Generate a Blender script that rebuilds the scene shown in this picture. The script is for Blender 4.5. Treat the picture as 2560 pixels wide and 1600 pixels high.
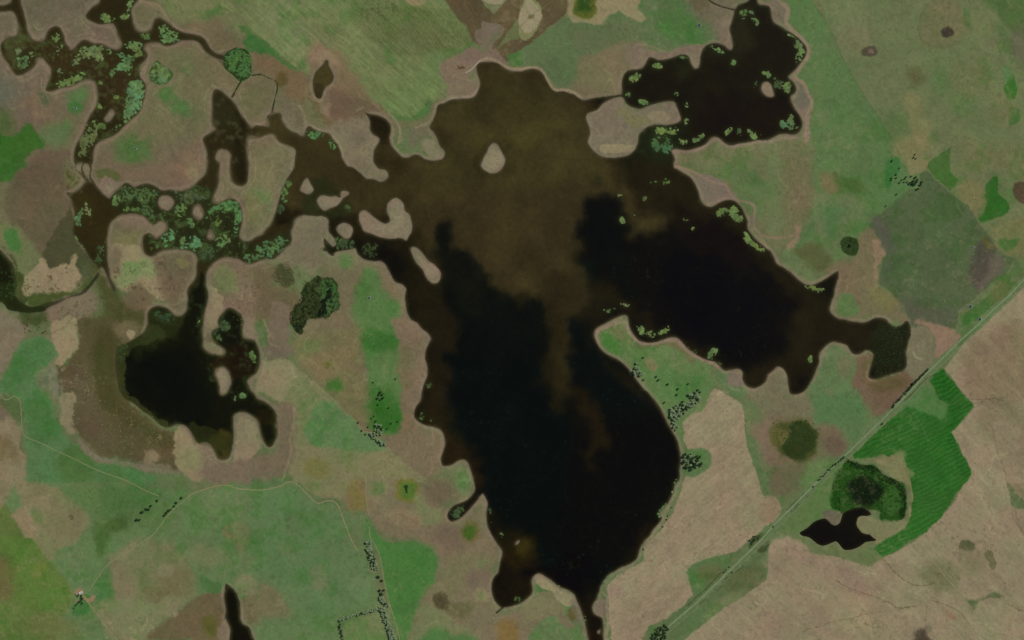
import bpy, math, random
import numpy as np
from mathutils import Vector

# ---------------------------------------------------------------- camera, sky, sun, exposure
scene = bpy.context.scene
for o in list(bpy.data.objects):
    bpy.data.objects.remove(o)
MPP = 1.5                      # metres per photograph pixel (photo 2560 x 1600)
W_M, H_M = 2560 * MPP, 1600 * MPP
CAM_H = 6500.0
cam_d = bpy.data.cameras.new("camera")
cam = bpy.data.objects.new("camera", cam_d)
scene.collection.objects.link(cam)
cam.location = (0, 0, CAM_H)
cam.rotation_euler = (0, 0, 0)
cam_d.sensor_width = 36
cam_d.lens = 36 * CAM_H / W_M
cam_d.clip_start = 10
cam_d.clip_end = 200000
scene.camera = cam
scene.render.resolution_x, scene.render.resolution_y = 1024, 640

SUN_EL, SUN_AZ = math.radians(47), math.radians(52)      # azimuth measured clockwise from north (+Y)
world = bpy.data.worlds.new("World"); scene.world = world; world.use_nodes = True
wn = world.node_tree.nodes; wl = world.node_tree.links
bg = wn["Background"]
sky = wn.new("ShaderNodeTexSky"); sky.sky_type = 'NISHITA'; sky.sun_disc = False
sky.sun_elevation = SUN_EL; sky.sun_rotation = SUN_AZ
sky.air_density = 1.0; sky.dust_density = 1.2; sky.ozone_density = 1.0
wl.new(sky.outputs[0], bg.inputs[0]); bg.inputs[1].default_value = 0.06
sd = bpy.data.lights.new("sun", 'SUN'); sd.energy = 2.9; sd.angle = math.radians(0.5); sd.color = (1.0, 0.955, 0.90)
sun = bpy.data.objects.new("sun", sd); scene.collection.objects.link(sun)
sdir = Vector((math.cos(SUN_EL) * math.sin(SUN_AZ), math.cos(SUN_EL) * math.cos(SUN_AZ), math.sin(SUN_EL)))
sun.rotation_euler = sdir.to_track_quat('Z', 'Y').to_euler()
sun.location = sdir * 9000
scene.view_settings.view_transform = 'Standard'
scene.view_settings.look = 'None'
scene.view_settings.gamma = 1
scene.view_settings.exposure = 0
ALB = (1.20, 1.198, 1.133)             # display linear colour -> surface albedo under this sun and sky

# ---------------------------------------------------------------- plan raster helpers
STEP = 1.7
X0, Y0, X1, Y1 = -150.0, -110.0, 2710.0, 1710.0
NX = int((X1 - X0) / STEP) + 1; NY = int((Y1 - Y0) / STEP) + 1
gx = X0 + np.arange(NX) * STEP; gy = Y0 + np.arange(NY) * STEP
rng = np.random.RandomState(7)

def vnoise(xs, ys, scale, seed):
    """smooth value noise on the grid xs (1d) by ys (1d)"""
    r = np.random.RandomState(seed)
    u = (xs - X0 + 500) / scale; v = (ys - Y0 + 500) / scale
    T = r.rand(int(v.max()) + 3, int(u.max()) + 3).astype(np.float32)
    ui = u.astype(int); vi = v.astype(int)
    uf = (u - ui).astype(np.float32); vf = (v - vi).astype(np.float32)
    uf = uf * uf * (3 - 2 * uf); vf = vf * vf * (3 - 2 * vf)
    A = T[vi]; B = T[vi + 1]
    R = A * (1 - vf[:, None]) + B * vf[:, None]
    return R[:, ui] * (1 - uf) + R[:, ui + 1] * uf

def fbm(scale, seed, oct=4, gain=.55, xs=None, ys=None):
    xs = gx if xs is None else xs; ys = gy if ys is None else ys
    out = 0; a = 1; t = 0
    for k in range(oct):
        s = scale / 2 ** k
        if s < STEP * 1.2: break
        out = out + a * vnoise(xs, ys, s, seed + k * 13); t += a; a *= gain
    out = out / t
    return np.clip((out - .5) * 1.7 + .5, 0, 1).astype(np.float32)

N_BIG = fbm(260, 11, 4); N_MID = fbm(70, 23, 5, .6); N_SM = fbm(18, 31, 4, .65); N_FINE = fbm(6, 47, 3, .8)
N_ALT = fbm(120, 59, 5, .6); N_MED = fbm(34, 71, 4, .62)

N_PATCH = np.clip(.35 * N_SM + .40 * N_MED + .35 * N_MID - .05, 0, 1)
N_WEED = np.clip((.6 * fbm(13, 133, 3, .9) + .4 * fbm(4.5, 137, 1) - .5) * 1.7 + .5, 0, 1).astype(np.float32)
def nsample(N, x, y):
    i = np.clip(((np.asarray(x) - X0) / STEP).astype(int), 0, NX - 1)
    j = np.clip(((np.asarray(y) - Y0) / STEP).astype(int), 0, NY - 1)
    return N[j, i]

K = 640 / 241.9
def pts(s):
    out = []
    for seg in s.split(';'):
        seg = seg.strip()
        if not seg: continue
        h, b = seg.split(':')
        h = h.split()
        if h[0] == 'F': k = 2560 / 241.9; ox = oy = 0
        elif h[0] == 'S': k = 1; ox = oy = 0
        else: k = K; ox = 640 * float(h[0]); oy = 400 * float(h[1])
        for p in b.split():
            x, y = p.split(','); out.append((ox + k * float(x), oy + k * float(y)))
    return np.array(out)

def smooth(P, closed=True, d=4.0):
    """Catmull-Rom through the traced points"""
    n = len(P); out = []
    for i in range(n if closed else n - 1):
        if closed: p0, p1, p2, p3 = P[(i - 1) % n], P[i], P[(i + 1) % n], P[(i + 2) % n]
        else: p0, p1, p2, p3 = P[max(i - 1, 0)], P[i], P[i + 1], P[min(i + 2, n - 1)]
        m = max(2, int(np.hypot(*(p2 - p1)) / d))
        for t in np.arange(m) / m:
            out.append(.5 * ((2 * p1) + (-p0 + p2) * t + (2 * p0 - 5 * p1 + 4 * p2 - p3) * t * t + (-p0 + 3 * p1 - 3 * p2 + p3) * t ** 3))
    if not closed: out.append(P[-1])
    return np.array(out)

def densify(P, d=6.0, closed=True):
    out = []; n = len(P)
    for i in range(n if closed else n - 1):
        a, b = P[i], P[(i + 1) % n]; m = max(1, int(np.hypot(*(b - a)) / d))
        for t in range(m): out.append(a + (b - a) * t / m)
    if not closed: out.append(P[-1])
    return np.array(out)

def wobble(P, amp):
    if amp <= 0: return P
    dx = nsample(N_SM, P[:, 0], P[:, 1]) - .5; dy = nsample(N_MED, P[:, 1] * 1.3 + 40, P[:, 0] * .6 + 9) - .5
    return P + np.stack([dx, dy], 1) * 2 * amp

def cover(P, pad=0):
    """anti-aliased coverage of polygon; returns (slices, array)"""
    x0 = max(0, int((P[:, 0].min() - X0) / STEP) - 2 - pad); x1 = min(NX, int((P[:, 0].max() - X0) / STEP) + 3 + pad)
    y0 = max(0, int((P[:, 1].min() - Y0) / STEP) - 2 - pad); y1 = min(NY, int((P[:, 1].max() - Y0) / STEP) + 3 + pad)
    if x1 <= x0 or y1 <= y0: return None
    X = gx[x0:x1]; m = np.zeros((y1 - y0, x1 - x0), np.float32)
    n = len(P)
    for i in range(n):
        ax, ay = P[i]; bx, by = P[(i + 1) % n]
        if ay == by: continue
        s = 1
        if ay > by: ax, ay, bx, by = bx, by, ax, ay; s = -1
        j0 = max(y0, int(math.ceil((ay - Y0) / STEP))); j1 = min(y1, int(math.ceil((by - Y0) / STEP)))
        if j1 <= j0: continue
        Y = gy[j0:j1]; xi = ax + (bx - ax) * (Y - ay) / (by - ay)
        m[j0 - y0:j1 - y0] += s * np.clip((xi[:, None] - X[None]) / STEP + .5, 0, 1)
    return (slice(y0, y1), slice(x0, x1)), np.clip(np.abs(m), 0, 1)

def blur1(a, r, ax):
    r = int(r)
    if r < 1: return a
    a = np.moveaxis(a, ax, 0)
    p = np.concatenate([np.repeat(a[:1], r + 1, 0), a, np.repeat(a[-1:], r, 0)], 0)
    c = np.cumsum(p, 0, dtype=np.float64)
    o = ((c[2 * r + 1:] - c[:-2 * r - 1]) / (2 * r + 1)).astype(np.float32)
    return np.moveaxis(o, 0, ax)

def blur(a, px, n=2):
    """n box blurs of radius px (photo pixels)"""
    r = px / STEP
    if r < .5: return a
    if r < 1.0:
        for ax in (0, 1):
            b = np.moveaxis(a, ax, 0); c = b.copy(); c[1:-1] = .25 * b[:-2] + .5 * b[1:-1] + .25 * b[2:]; a = np.moveaxis(c, 0, ax)
        return a
    for _ in range(n):
        a = blur1(a, round(r), 0); a = blur1(a, round(r), 1)
    return a

def sstep(a, b, x):
    t = np.clip((x - a) / (b - a), 0, 1); return t * t * (3 - 2 * t)

def shape(s, straight=False, w=2.0):
    P = pts(s) if isinstance(s, str) else s
    P = densify(P) if straight else smooth(P)
    return wobble(P, w)

def mask(s, soft=3, na=.3, straight=False, w=2.0, N=None, k=.3):
    r = cover(shape(s, straight, w), pad=int(soft * 3 / STEP) + 2)
    if r is None: return None
    sl, m = r
    m = blur(m, soft)
    if na > 0:
        N = N_SM if N is None else N
        m = m + na * (N[sl] - .5) * 2 * np.clip(4 * m * (1 - m), 0, 1)
    return sl, sstep(.5 - k, .5 + k, m)

def line_mask(s, width, soft=1.0, w=.8, straight=False):
    P = pts(s) if isinstance(s, str) else s
    P = densify(P, 4, False) if straight else smooth(P, False, 3)
    P = wobble(P, w)
    D = np.gradient(P, axis=0); D /= np.maximum(np.hypot(D[:, 0], D[:, 1])[:, None], 1e-6)
    Nn = np.stack([-D[:, 1], D[:, 0]], 1) * width / 2
    r = cover(np.concatenate([P + Nn, (P - Nn)[::-1]]), pad=int(soft * 2 / STEP) + 2)
    if r is None: return None
    sl, m = r
    return sl, np.clip(blur(m, soft), 0, 1)

# ---------------------------------------------------------------- traced water outlines
LAKE = """1 0:209,61 215,59 222,59 229,61 236,66 242,68; 2 0:8,68 16,66 23,66 28,69 32,76 36,83 41,87 48,86 55,89 60,93 66,95 80,110 100,130 112,150;
2 1:130,-2 151,-2 152,7 157,10 164,14 170,19 174,26 176,32 178,38 182,43 187,45 192,43 197,40 203,38 210,39 215,43 219,50 222,58 222,64 226,71 232,77 238,82 242,85;
3 1:2,86 6,93 8,98 14,102 22,107 28,113 35,118 42,118.5 48,116 55,112 61,108 66,105 66,112 64,119 62,127 59,136 58,142 61,147 66,150; 3 2:72,0 80,2 92,2.5 100,-1 106,-2 112,0 113,2 118,6 122,7 127,5 131,1 134,6 134,10 134,16 131,24 130,30 131,40 128,47 120,50 112,52 104,55 96,55 95,53 97,45 99,38 100,32 97,29 92,28 88,31 82,32 78,29 75,24 70,22 65,21 62,20 56,23 51,28 48,34 47,42 44,50 39,60 33,68 22,70 20,64 18,52 14,46 9,44 4,48 0,52;
2 2:240,57 234,62 228,64 222,62 218,56 218,49 215,46 211,46 206,47 200,47 196,43 191,39 186,38 180,36 173,32 166,27 160,20 156,17 149,16.5 142,19 134,21 127,21 120,19 115,13 111,6 110,0; 2 1:109,147 106,146 102,147 98,149; 2 2:94,0 88,3 82,6 78,10 78,17 81,24 85,29 90,33 97,36 103,40 109,46 115,53 120,60 126,67 132,73 138,80 142,87 145,94 149,101 152,108 156,115 158,121 159,126 159,132 159,138 158,143 158,151;
2 3:154,4 152,10 150,16 147,22 140,30 139,34 142,36 138,41 134,46 130,52 124,59 120,66 118,73 113,78 106,81 98,85 90,90 85,97 82,105 79,112 76,118 76,124 79,128 85,131 86,140 86,148 86,160 88,185 78,190 76,165 72,148 70,138 68,130 65,122 61,113 59,108 52,103 44,100 38,95 33,92 28,89 24,88.5 20,91 18,96 19,104 17,109 12,114 6,117 0,119;
1 3:236,120 230,119 226,114 223,106 223,98 225,92 229,88 231,78 233,68 228,60 223,52 219,43 218,32 219,22 217,17 214,12 208,20 202,27 196,33 190,37 184,38.5 181,34 183,29 188,24 196,21 203,16 207,9 206,2;
1 2:205,148 203,142 201,136 198,132 194,131.5 190,133 186,136 180,138 176,137 175,130 177,124 179,117 178,110 175,104 169,101 160,99 154,96 150,92 150,86 152,81 156,76 157,68 159,60 162,52 162,44 160,36 161,28 164,21 166,18 163,13 157,8 152,2; 1 1:147,151 144,146 142,138 141,130 142,122 139,118 132,115 129,111 126,105 122,98 117,95 108,95 101,93 96,88 94,83 90,84 82,85 76,86 71,90 68,86 63,86 66,83 64,74 66,76 72,82 76,80 74,74 68,66 69,62 50,60 40,52 20,60 20,20; 1 0:36,150 30,127 36,126 41,128 46,129 47,124 50,119 56,123 64,125 70,127 73,133 77,138 80,145;
1 1:82,0 86,6 91,7 95,10 99,13 104,18 109,18 113,19 117,21 121,20 125,17 125,12 122,9 116,8 113,4 111,0; 1 0:112,142 115,137 117,133 116,130 112,128 109,125 108,120 108,115 106,110 103,107 108,108 114,109 120,111 124,114 127,118 127,124 126,131 128,138 134,146 140,150 145,149 150,147 155,148 159,151; 1 1:168,1.5 174,0.5; 1 0:177,150 179,144 177,141 174,138 171,130 167,124 164,121 167,115 170,108 171,102 173,99 178,98 184,95 194,94 204,93 208,90 210,86 212,80 211,74 209,68"""
NE_POOL = """2 0:104,90 104,78 106,71 110,67 118,66 124,64 128,57 130,54 134,55 138,57 144,57 152,55 160,52 166,53 169,60 171,64 174,65.5 177,63 178,55 180,48 184,43 192,41 200,43 203,46 207,47.5 209,44 208,36 206,30 206,26 208,20 211,10 214,5 220,3 225,-1 226,-12 231,-12 231,2 235,5 242,6;
3 0:2,10 3,16 5,21 9,24 13,26 17,29 21,31 25,34 29,37 33,41 36,45 36,50 33,56 29,62 24,67 20,71 18,72 20,75 24,78 26,83 25,88 21,91 23,98 25,103 29,109 32,116 31,122 28,126 22,127 16,126 10,127 4,130 0,132; 2 0:232,132 224,134 214,135.5 206,137 200,134 196,130 192,129 188,130 184,135 176,139 166,142 158,141 152,140.5 150,143 151,154 110,154 104,130 100,110"""
E_ISLAND = "2 0:106,93 108,97 112,100 118,102 122,102.5 128,100 138,97 148,95.5 154,96 156,101 158,106 160,112 158,115.5 150,118 140,118.5 132,119 127,121 124,124 120,128 119,136 116,142 110,147 100,149 90,149.5 82,147 75,141 71,134 73,128 73,121 70,114 69,109 72,106 80,103.5 86,98 93,94 100,91.5 104,91"
CREEK_E = "2 0:56,89 66,95 78,93 90,91.5 104,89.5 107,91 104,92 95,94.5 90,97 83,103 76,107 70,108 60,104"
MARSH_N = """0 0:100,-12 94,3 88,7 82,13 81,16 85,19 91,22 96,23 102,22 107,22 110,27 112,33 115,39 116,42 114,46 110,48 106,47 100,45 96,42 88,41 82,38 78,38 74,42 70,46 66,48 64,44 61,42 60,36 58,30 56,26 52,25 48,27 45,31 43,36 40,40 36,40 31,39 28,36 26,32 25,27 24,20 22,12 20,5 18,-10 12,-10 11,2 6,5 0,6 -20,6 -20,11 0,11 6,10.5 12,10.5 15,14 17,20 18,28 16,34 8,36 1,42 2,50 5,56 9,61 12,66 16,71 21,70 27,67 32,63 34,60 33,56 36,54 40,54 43,58 47,62 49,66 48,72 46,77 44,82 43,85 46,86 52,85 56,83 62,82 70,80 76,76 80,74.5 85,75 90,77 92,82 93,90 92,98 89,104 86,109 83,114 81,120 79,126 76,131 73,136 71,142 70,151;
0 1:71,4 73,3 76,2 82,3 86,4; 0 0:87,151 88,142 91,136 96,132 104,129 112,124 119,117 126,111 131,105 134,99 136,90 137,82 135,77 132,73 131,70 130,66 131,62 134,59 137,56 139,53 138,50 135,46 136,42 140,40 144,39.5 150,40 153,41 158,43 164,42 170,38 176,38 184,38 189,41 194,48 199,52 205,55 211,56 211,53 204,51 199,47 195,40 190,35 184,33 178,32 172,31 166,28 160,24 156,20 151,18 147,18 145,23 143,28 138,31 133,31 128,29 126,24 124,18 123,13 124,8 127,4 132,-12"""
MARSH_MID = """0 0:203,85 208,86 213,90 218,94 222,98 225,104 228,110 232,114 235,119 238,122 242,119; 1 0:8,120 13,120 12,113 10,110 14,109 16,108.5 22,107 23,112 25,117 31,123 36,126 41,128 60,150; 1 1:60,20 50,60 34,64 33,76 30,80 24,86 21,90 16,93 8,93 3,95 0,96;
0 1:236,98 230,96 226,93 221,92 214,91 207,93 200,98 196,104 194,111 194,119 196,125 196,132 194,140 180,140 170,130 140,110 112,125 106,121 102,112 99,104 95,100 92,104 92,100 86,94 83,89 79,83 74,77 70,72 69,66 70,60 71,50 69,42 67,36 62,31 68,32 73,30 77,26 81,22 88,22 92,27 100,35 104,37 106,33 110,30 113,28 118,22 122,23 127,26 132,24 140,23 148,26 152,29 160,29 168,30 176,29 182,26 188,20 194,14 196,8 197,0; 0 0:196,151 196,145 194,138 192,131 198,127 204,122 201,117 201,105 201,92"""
B_ISLAND = "0 1:112,52 118,51 126,50.5 134,52 139,55 143,60 147,60 151,57 155,57.5 158,60 159,65 156,69 151,73 147,75 141,70 136,72 135,80 137,88 143,91 149,88 155,85 162,84 170,84 178,85 184,88 187,93 186,100 186,108 183,115 178,121 177,127 178,132 176,140 171,146 167,147 162,144 158,140 150,137 142,138 132,142 118,150 108,140 108,120 104,112 102,100 101,88 100,78 101,68 103,61 107,56"
TONGUE = "0 0:203,151 204,144 208,141 215,142 219,147; 0 1:218,0 218,10 220,20 226,24 232,22 234,14 234,2; 0 0:233,148 232,140 233,130 236,128 242,129; 1 0:4,129 12,126 18,127 22,134 30,137 36,140 38,144; 1 1:37,0 36,8 31,15 28,22 24,30 22,38 20,46 17,55 14,62 10,66 6,71 0,73; 0 1:236,77 230,77 226,73 226,68 228,60 228,50 226,42 222,38 216,37 212,39 206,42 202,41 200,38 203,30 206,22 206,12 207,4"
CAPE = "1 1:34,66 35,58 40,53 46,52 56,53 64,53 69,57 68,63 69,67 66,73 63,78 63,85 70,93 60,99 40,99 20,93 24,86 30,80 33,76"
LAGOON = """0 1:140,144 146,139 154,139 160,142 166,148 172,147 177,141 178,132 180,122 186,112 190,106 194,112 194,119 196,125 196,132 194,140; 0 2:192,-1 191,8 191,18 192,26 196,31 203,33 210,34 213,32 213,28 209,25 204,22 201,18 200,12 203,9 208,7 206,3 207,-1; 0 1:208,148 211,145 214,141 218,140 224,144 228,148; 0 2:229,3 228,10 229,17 234,19 240,20; 1 2:0,23 2,30 3,38 2,45 0,50; 0 2:236,54 233,58 236,65 240,70; 1 2:0,74 4,76 10,79 15,83 18,88 19,94 18,100 19,106 18,112 15,118 12,120 9,117 6,111 4,103 3,97 0,93;
0 2:236,89 229,87 223,88 220,92 220,100 220,110 219,118 218,126 216,130 211,132 206,130 202,122 198,117 193,115 187,116 182,108 178,102 174,99 169,98 164,99 158,101 152,99 148,96 145,92 140,89 134,85 128,80 122,76 117,73 113,66 111,58 110,50 109,42 110,32 112,26 118,23 124,20 130,16 136,12 140,4"""
W_POND = "0 1:-60,70 -5,84 2,88 8,94 12,101 14,110 15,118 13,124 14,128 18,133 24,137 32,139 44,136 56,133 66,129 77,125 85,117 91,109 92.5,106 94,108 92,111 85,120 78,127 66,130 56,135 46,139 40,143 28,144 16,143 8,141 4,136 -5,134 -60,140"
S_POND = "0 3:213,98 216,100 220,103 223,108 226,115 227,122 227,130 229,136 233,138 236,141 238,147 243,160 250,195 214,195 217,150 218,142 216,136 213,130 214,124 213,118 212,110 213,104"
SE_POND = "3 3:29,50 36,46 42,41 47,38 52,37 56,38 60,42 64,43 68,40 70,34 71,31 78,28 88,26 96,30 97,33 88,34 85,36 84,42 86,46 90,50 96,52 100,55 104,57 98,57.5 94,58 90,60 84,64 78,66 72,66.5 68,62 65,58 62,58 56,61 51,62.5 46,60 42,57 38,54 33,53"
N_POOL = "1 0:56,70 60,65 64,61 66,57 68,58 68,62 71,67 73,72 72,77 68,80 65,82 63,88 61,93 57,92 55,86 54,78"
RND_POND = "3 1:76,77 79,77 81,79 81,82 78,85 74,85 72,82 73,79"
WEED_POND = "0 0:211,56 212,52 217,48 223,45 229,46 234,49 237,54 238,62 237,70 232,75 226,76 219,70 212,64"
WEED_POND2 = "0 0:148,57 152,60 156,63 160,66 163,70 161,75 156,79 150,80 145,78 142,74 141,68 143,63"
ISLETS = {
 'pear': "1 0:223,135.5 226,135 229,137 231,141 234,146 236,151; 1 1:235,4 232,9 228,12 222,13 216,10 212,6 213,2; 1 0:215,149 218,144 220,138",
 'tri': "1 1:48,16.5 50,18 52,23 55,28 52,32 48,33 44,31 41,29 42,25 45,19",
 'twin': "1 1:57,38 60,34 64,33.5 70,34.5 76,34 80,36 79,31 81,28.5 86,29 89,31 87,34 83,36 80,40 76,44 70,46 65,48.5 61,46 58,42",
 'horse': "1 1:97,52 98,49 102,47 106,49 111,53 116,57 122,60 126,58 125,53 123,49 124,42 128,37 132,35 136,37 140,42 141,48 145,51 147,57 148,63 147,69 144,73 142,77 137,74 128,75 118,73.5 108,70 101,67 99,61 97,57",
 'slug': "1 1:146,83 150,82 155,85 159,90 163,95 169,99 174,105 175,110 173,115 170,117 165,116 160,111 157,104 151,97 147,89",
 'round': "1 1:76,63 79,60 84,59 89,61 92,65 91,70 89,74 84,75 79,71 76,67",
 'r1': "0 1:149,38 152,34 158,33 163,36 165,41 162,46 158,48.5 152,46 149,42",
 'r2': "0 1:182,46 185,42 189,42 192,47 193,52 190,57 186,57 182,53",
 'r3': "0 1:196,67 199,65 203,71 203,75 198,76 195,73",
 'r4': "0 1:95,24 98,19 104,18 109,22 110,27 107,33 103,36 99,34 95,30",
 'lag': "0 2:203,47 206,45 211,44 215,47 217,50 219,59 217,64 215,69 210,71.5 207,70 207,64 205,57 203,51",
 'ne': "2 0:235,83 237,78 241,77 245,80 247,86 248,91 243,92 239,90 236,87",
 'marsh': "0 0:98,112 101,108 104,103 107,103 109,107 107,111 104,115 100,116",
 's': "2 3:2.5,60 5,57 8,57 7,59.5 5,61.5 3,62",
 'speck': "2 3:80,143 83,140.5 84,142 83,145 81,146",
}
WATER = np.zeros((NY, NX), np.float32)
LABEL = np.zeros((NY, NX), np.int8)         # which water body a cell belongs to
def water(s, lab, w=1.2):
    sl, m = cover(shape(s, w=w), 12)
    WATER[sl] = np.maximum(WATER[sl], m)
    b = blur(m, 10) > .01
    L = LABEL[sl]; L[b & ((L == 0) | (m > .3))] = lab
def land(s, w=1.2):
    sl, m = cover(shape(s, w=w), 2); WATER[sl] *= 1 - m
def creek(s, width, lab, w=1.5):
    r = line_mask(s, width, .6, w)
    sl, m = r
    WATER[sl] = np.maximum(WATER[sl], m); L = LABEL[sl]; L[(L == 0) & (blur(m, 4) > .01)] = lab
water(W_POND, 5); water(MARSH_N, 4); water(MARSH_MID, 4); water(LAGOON, 3); water(LAKE, 1); water(NE_POOL, 2, 1.0); water(CREEK_E, 1, .6)
water(S_POND, 6); water(SE_POND, 7); water(N_POOL, 8); water(RND_POND, 9, .5); water(WEED_POND, 10); water(WEED_POND2, 11)
for s in (E_ISLAND, B_ISLAND, TONGUE, CAPE): land(s)
for s in ISLETS.values(): land(s, .8)
creek("0 0:228,76 224,83 219,92", 4, 10); creek("0 0:237,71; 1 0:5,71 12,74 19,77 20,84 17,96 15,107", 3.5, 10)
creek("2 0:180,-4 190,3 200,7 212,10", 3, 2)
creek("0 1:80,2 77,8 79,14 83,19 86,23", 2.6, 4); creek("0 1:84,2 86,9 85,15 88,22", 3.2, 4); creek("0 1:73,2 71,8 77,14 82,20", 2, 4); creek("0 1:84,18 78,26 74,30", 2, 4)
creek("1 1:64,74 66,82 70,88 74,90", 3, 1); creek("1 1:60,84 66,84 76,82", 2.4, 1)
creek("1 3:234,119 230,123 226,126", 3, 1)
W4 = blur(WATER, 4)
WATERB = blur(WATER, 1.2) + (.6 * (N_SM - .5) + .5 * (N_FINE - .5)) * .75 * np.clip(4 * W4 * (1 - W4), 0, 1) * np.where((LABEL == 7) | (LABEL == 9), .7, 1)
WATERB = np.clip(WATERB, 0, 1).astype(np.float32)
WN = blur(WATER, 7); WW = blur(WATER, 18); WVW = blur(WATER, 60)

# ---------------------------------------------------------------- land colours (display values, converted to albedo at the end)
C = np.zeros((NY, NX, 3), np.float32)
def mix(a, b, t): return a * (1 - t[..., None]) + b * t[..., None]
GRN = np.array((92, 109, 70.)); TAN = np.array((122, 112, 84.)); MUD = np.array((114, 101, 84.)); OLV = np.array((100, 104, 70.))
C[:] = mix(np.broadcast_to(OLV, C.shape), GRN, N_BIG)
def paint(s, col, soft=8, a=1., na=.3, straight=False, w=3., N=None, k=.32, tgt=None):
    T = C if tgt is None else tgt
    if N is None and soft >= 3 and not straight and tgt is None: N = N_PATCH; na = na + .35; w = w + 3; soft, k = (soft * 1.15, .4) if soft < 5 else (soft * 1.8, .5)
    r = mask(s, soft, na, straight, w, N, k)
    if r is None: return
    sl, m = r
    T[sl] = mix(T[sl], np.array(col, np.float32), m * a)
def field(s, col, a=1., soft=1.2):                 # surveyed field with straight edges
    paint(s, col, soft, a, .1, True, .5)
def stroke(s, width, col, a=.8, soft=1., w=1.0, straight=False, tgt=None):
    T = C if tgt is None else tgt
    r = line_mask(s, width, soft, w, straight)
    if r is None: return
    sl, m = r; T[sl] = mix(T[sl], np.array(col, np.float32), m * a)
def stripes(s, col, ang, period, a=.3, soft=6, duty=.5, wav=0.):
    """drill rows: narrow bands of another colour inside a field"""
    r = mask(s, soft, .2)
    if r is None: return
    sl, m = r
    X, Y = np.meshgrid(gx[sl[1]], gy[sl[0]])
    t = X * math.cos(ang) + Y * math.sin(ang) + wav * (N_MID[sl] - .5)
    v = sstep(.2, .8, .5 + .5 * np.sin(t * 2 * math.pi / period)) 
    C[sl] = mix(C[sl], np.array(col, np.float32), m * a * v * (.35 + 1.1 * N_MED[sl]).clip(0, 1))
def streak(s, ang, length, width, a=.12, soft=5, straight=True, seed=3):
    """long thin irregular drill and mowing marks: brightness varies along stretched noise"""
    r = mask(s, soft, .2, straight)
    if r is None: return
    sl, m = r
    X, Y = np.meshgrid(gx[sl[1]], gy[sl[0]])
    u = (X * math.cos(ang) + Y * math.sin(ang)) / length + 400; v = (-X * math.sin(ang) + Y * math.cos(ang) + 8 * (N_MID[sl] - .5)) / width + 900
    T = np.random.RandomState(seed).rand(257, 257).astype(np.float32)
    def smp(u, v):
        ui = np.floor(u).astype(int); vi = np.floor(v).astype(int); uf = u - ui; vf = v - vi
        uf = uf * uf * (3 - 2 * uf); vf = vf * vf * (3 - 2 * vf)
        g = lambda i, j: T[j % 257, i % 257]
        return (g(ui, vi) * (1 - uf) + g(ui + 1, vi) * uf) * (1 - vf) + (g(ui, vi + 1) * (1 - uf) + g(ui + 1, vi + 1) * uf) * vf
    n = .6 * smp(u, v) + .4 * smp(u * 2.3 + 7, v * 2.1 + 3) - .5
    C[sl] *= (1 + a * 2 * n * m * (.4 + 1.2 * N_MED[sl]))[..., None]
def speckle(s, col, dens=.12, a=.7, soft=6, tgt=None, N=None):
    T = C if tgt is None else tgt
    r = mask(s, soft, .3)
    if r is None: return
    sl, m = r; N = N_FINE if N is None else N
    v = sstep(1 - dens - .08, 1 - dens + .08, N[sl] * .75 + N_MED[sl] * .25 + .08) * m
    T[sl] = mix(T[sl], np.array(col, np.float32), v * a)

GP=(112,118,80); GG=(90,112,70); GB=(68,108,52); GD=(68,90,48); TN=(136,120,94); TL=(146,134,102); MD=(116,102,86); MB=(92,80,60); OB=(84,80,50); DG=(74,86,56); PK=(140,110,88)

# --- north-west marsh country
paint("F:-14,-10 50,-10 52,4 66,10 78,16 80,25 92,28 84,36 70,40 60,60 60,75 46,78 30,62 18,70 10,62 -14,60", (106,97,72), 20, .9)
paint("F:-14,-10 20,-10 30,10 20,18 10,30 -14,30", (104,92,76), 16, .7); paint("F:24,36 40,30 48,40 44,46 30,44 24,40", (108,92,74), 10, .7)
paint("0 0:24,0 42,0 44,22 34,30 26,24", (86,90,62), 18, .6)
paint("0 0:150,50 182,40 200,60 204,90 200,115 175,130 140,150 100,151 110,128 130,110 138,90 150,80", (104,100,70), 16, .9)
paint("0 0:160,60 176,44 186,48 182,62 190,70 178,74 164,72", (98,106,70), 14, .9)
paint("0 0:152,86 162,84 166,92 180,94 186,104 176,112 164,108 162,98 152,92", (76,104,58), 7, .9)
paint("0 0:112,132 124,128 138,136 150,132 146,142 136,151 110,151", (76,104,56), 10, .9); paint("0 1:104,8 112,4 130,0 134,6 118,12 106,14", (92,104,62), 10, .8)
paint("0 0:40,120 70,112 66,132 52,138 40,132", (86,108,66), 7, .8)
paint("0 0:62,90 74,84 82,80 80,92 76,104 70,108 64,100", (80,110,62), 6, .9); paint("0 0:64,98 74,96 78,104 74,108 66,106", (62,104,50), 4, .9)
paint("0 0:54,118 66,110 64,122 58,128", (78,108,60), 6, .8)
paint("0 0:20,88 30,84 44,90 54,88 56,98 52,106 36,112 22,108", (118,98,74), 10, .7)
paint("0 0:-10,96 20,104 40,116 60,120 62,100 40,112 12,96", (104,92,64), 14, .6)
paint("0 0:34,80 48,84 50,92 46,100 38,100 34,90", (74,84,56), 6, .8)
paint("0 0:-30,70 12,76 16,96 6,100 -30,98", (96,94,80), 10, .8)
paint("0 0:-30,100 4,100 12,110 18,122 10,130 -30,132", (82,90,54), 8, .8)
paint("0 0:-40,134 16,124 22,118 30,117 34,122 38,128 45,136 36,142 24,148; 0 1:22,2 14,14 6,18 -40,22", (54,94,34), 4, .95, .3)
paint("0 1:-40,0 24,0 16,12 8,18 -40,24", (62,100,44), 4, .8)
paint("0 1:24,2 58,-2 66,30 70,60 60,82 44,95 34,86 24,70 8,60 4,40 10,20", (94,84,62), 5, .95, .2)
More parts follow.
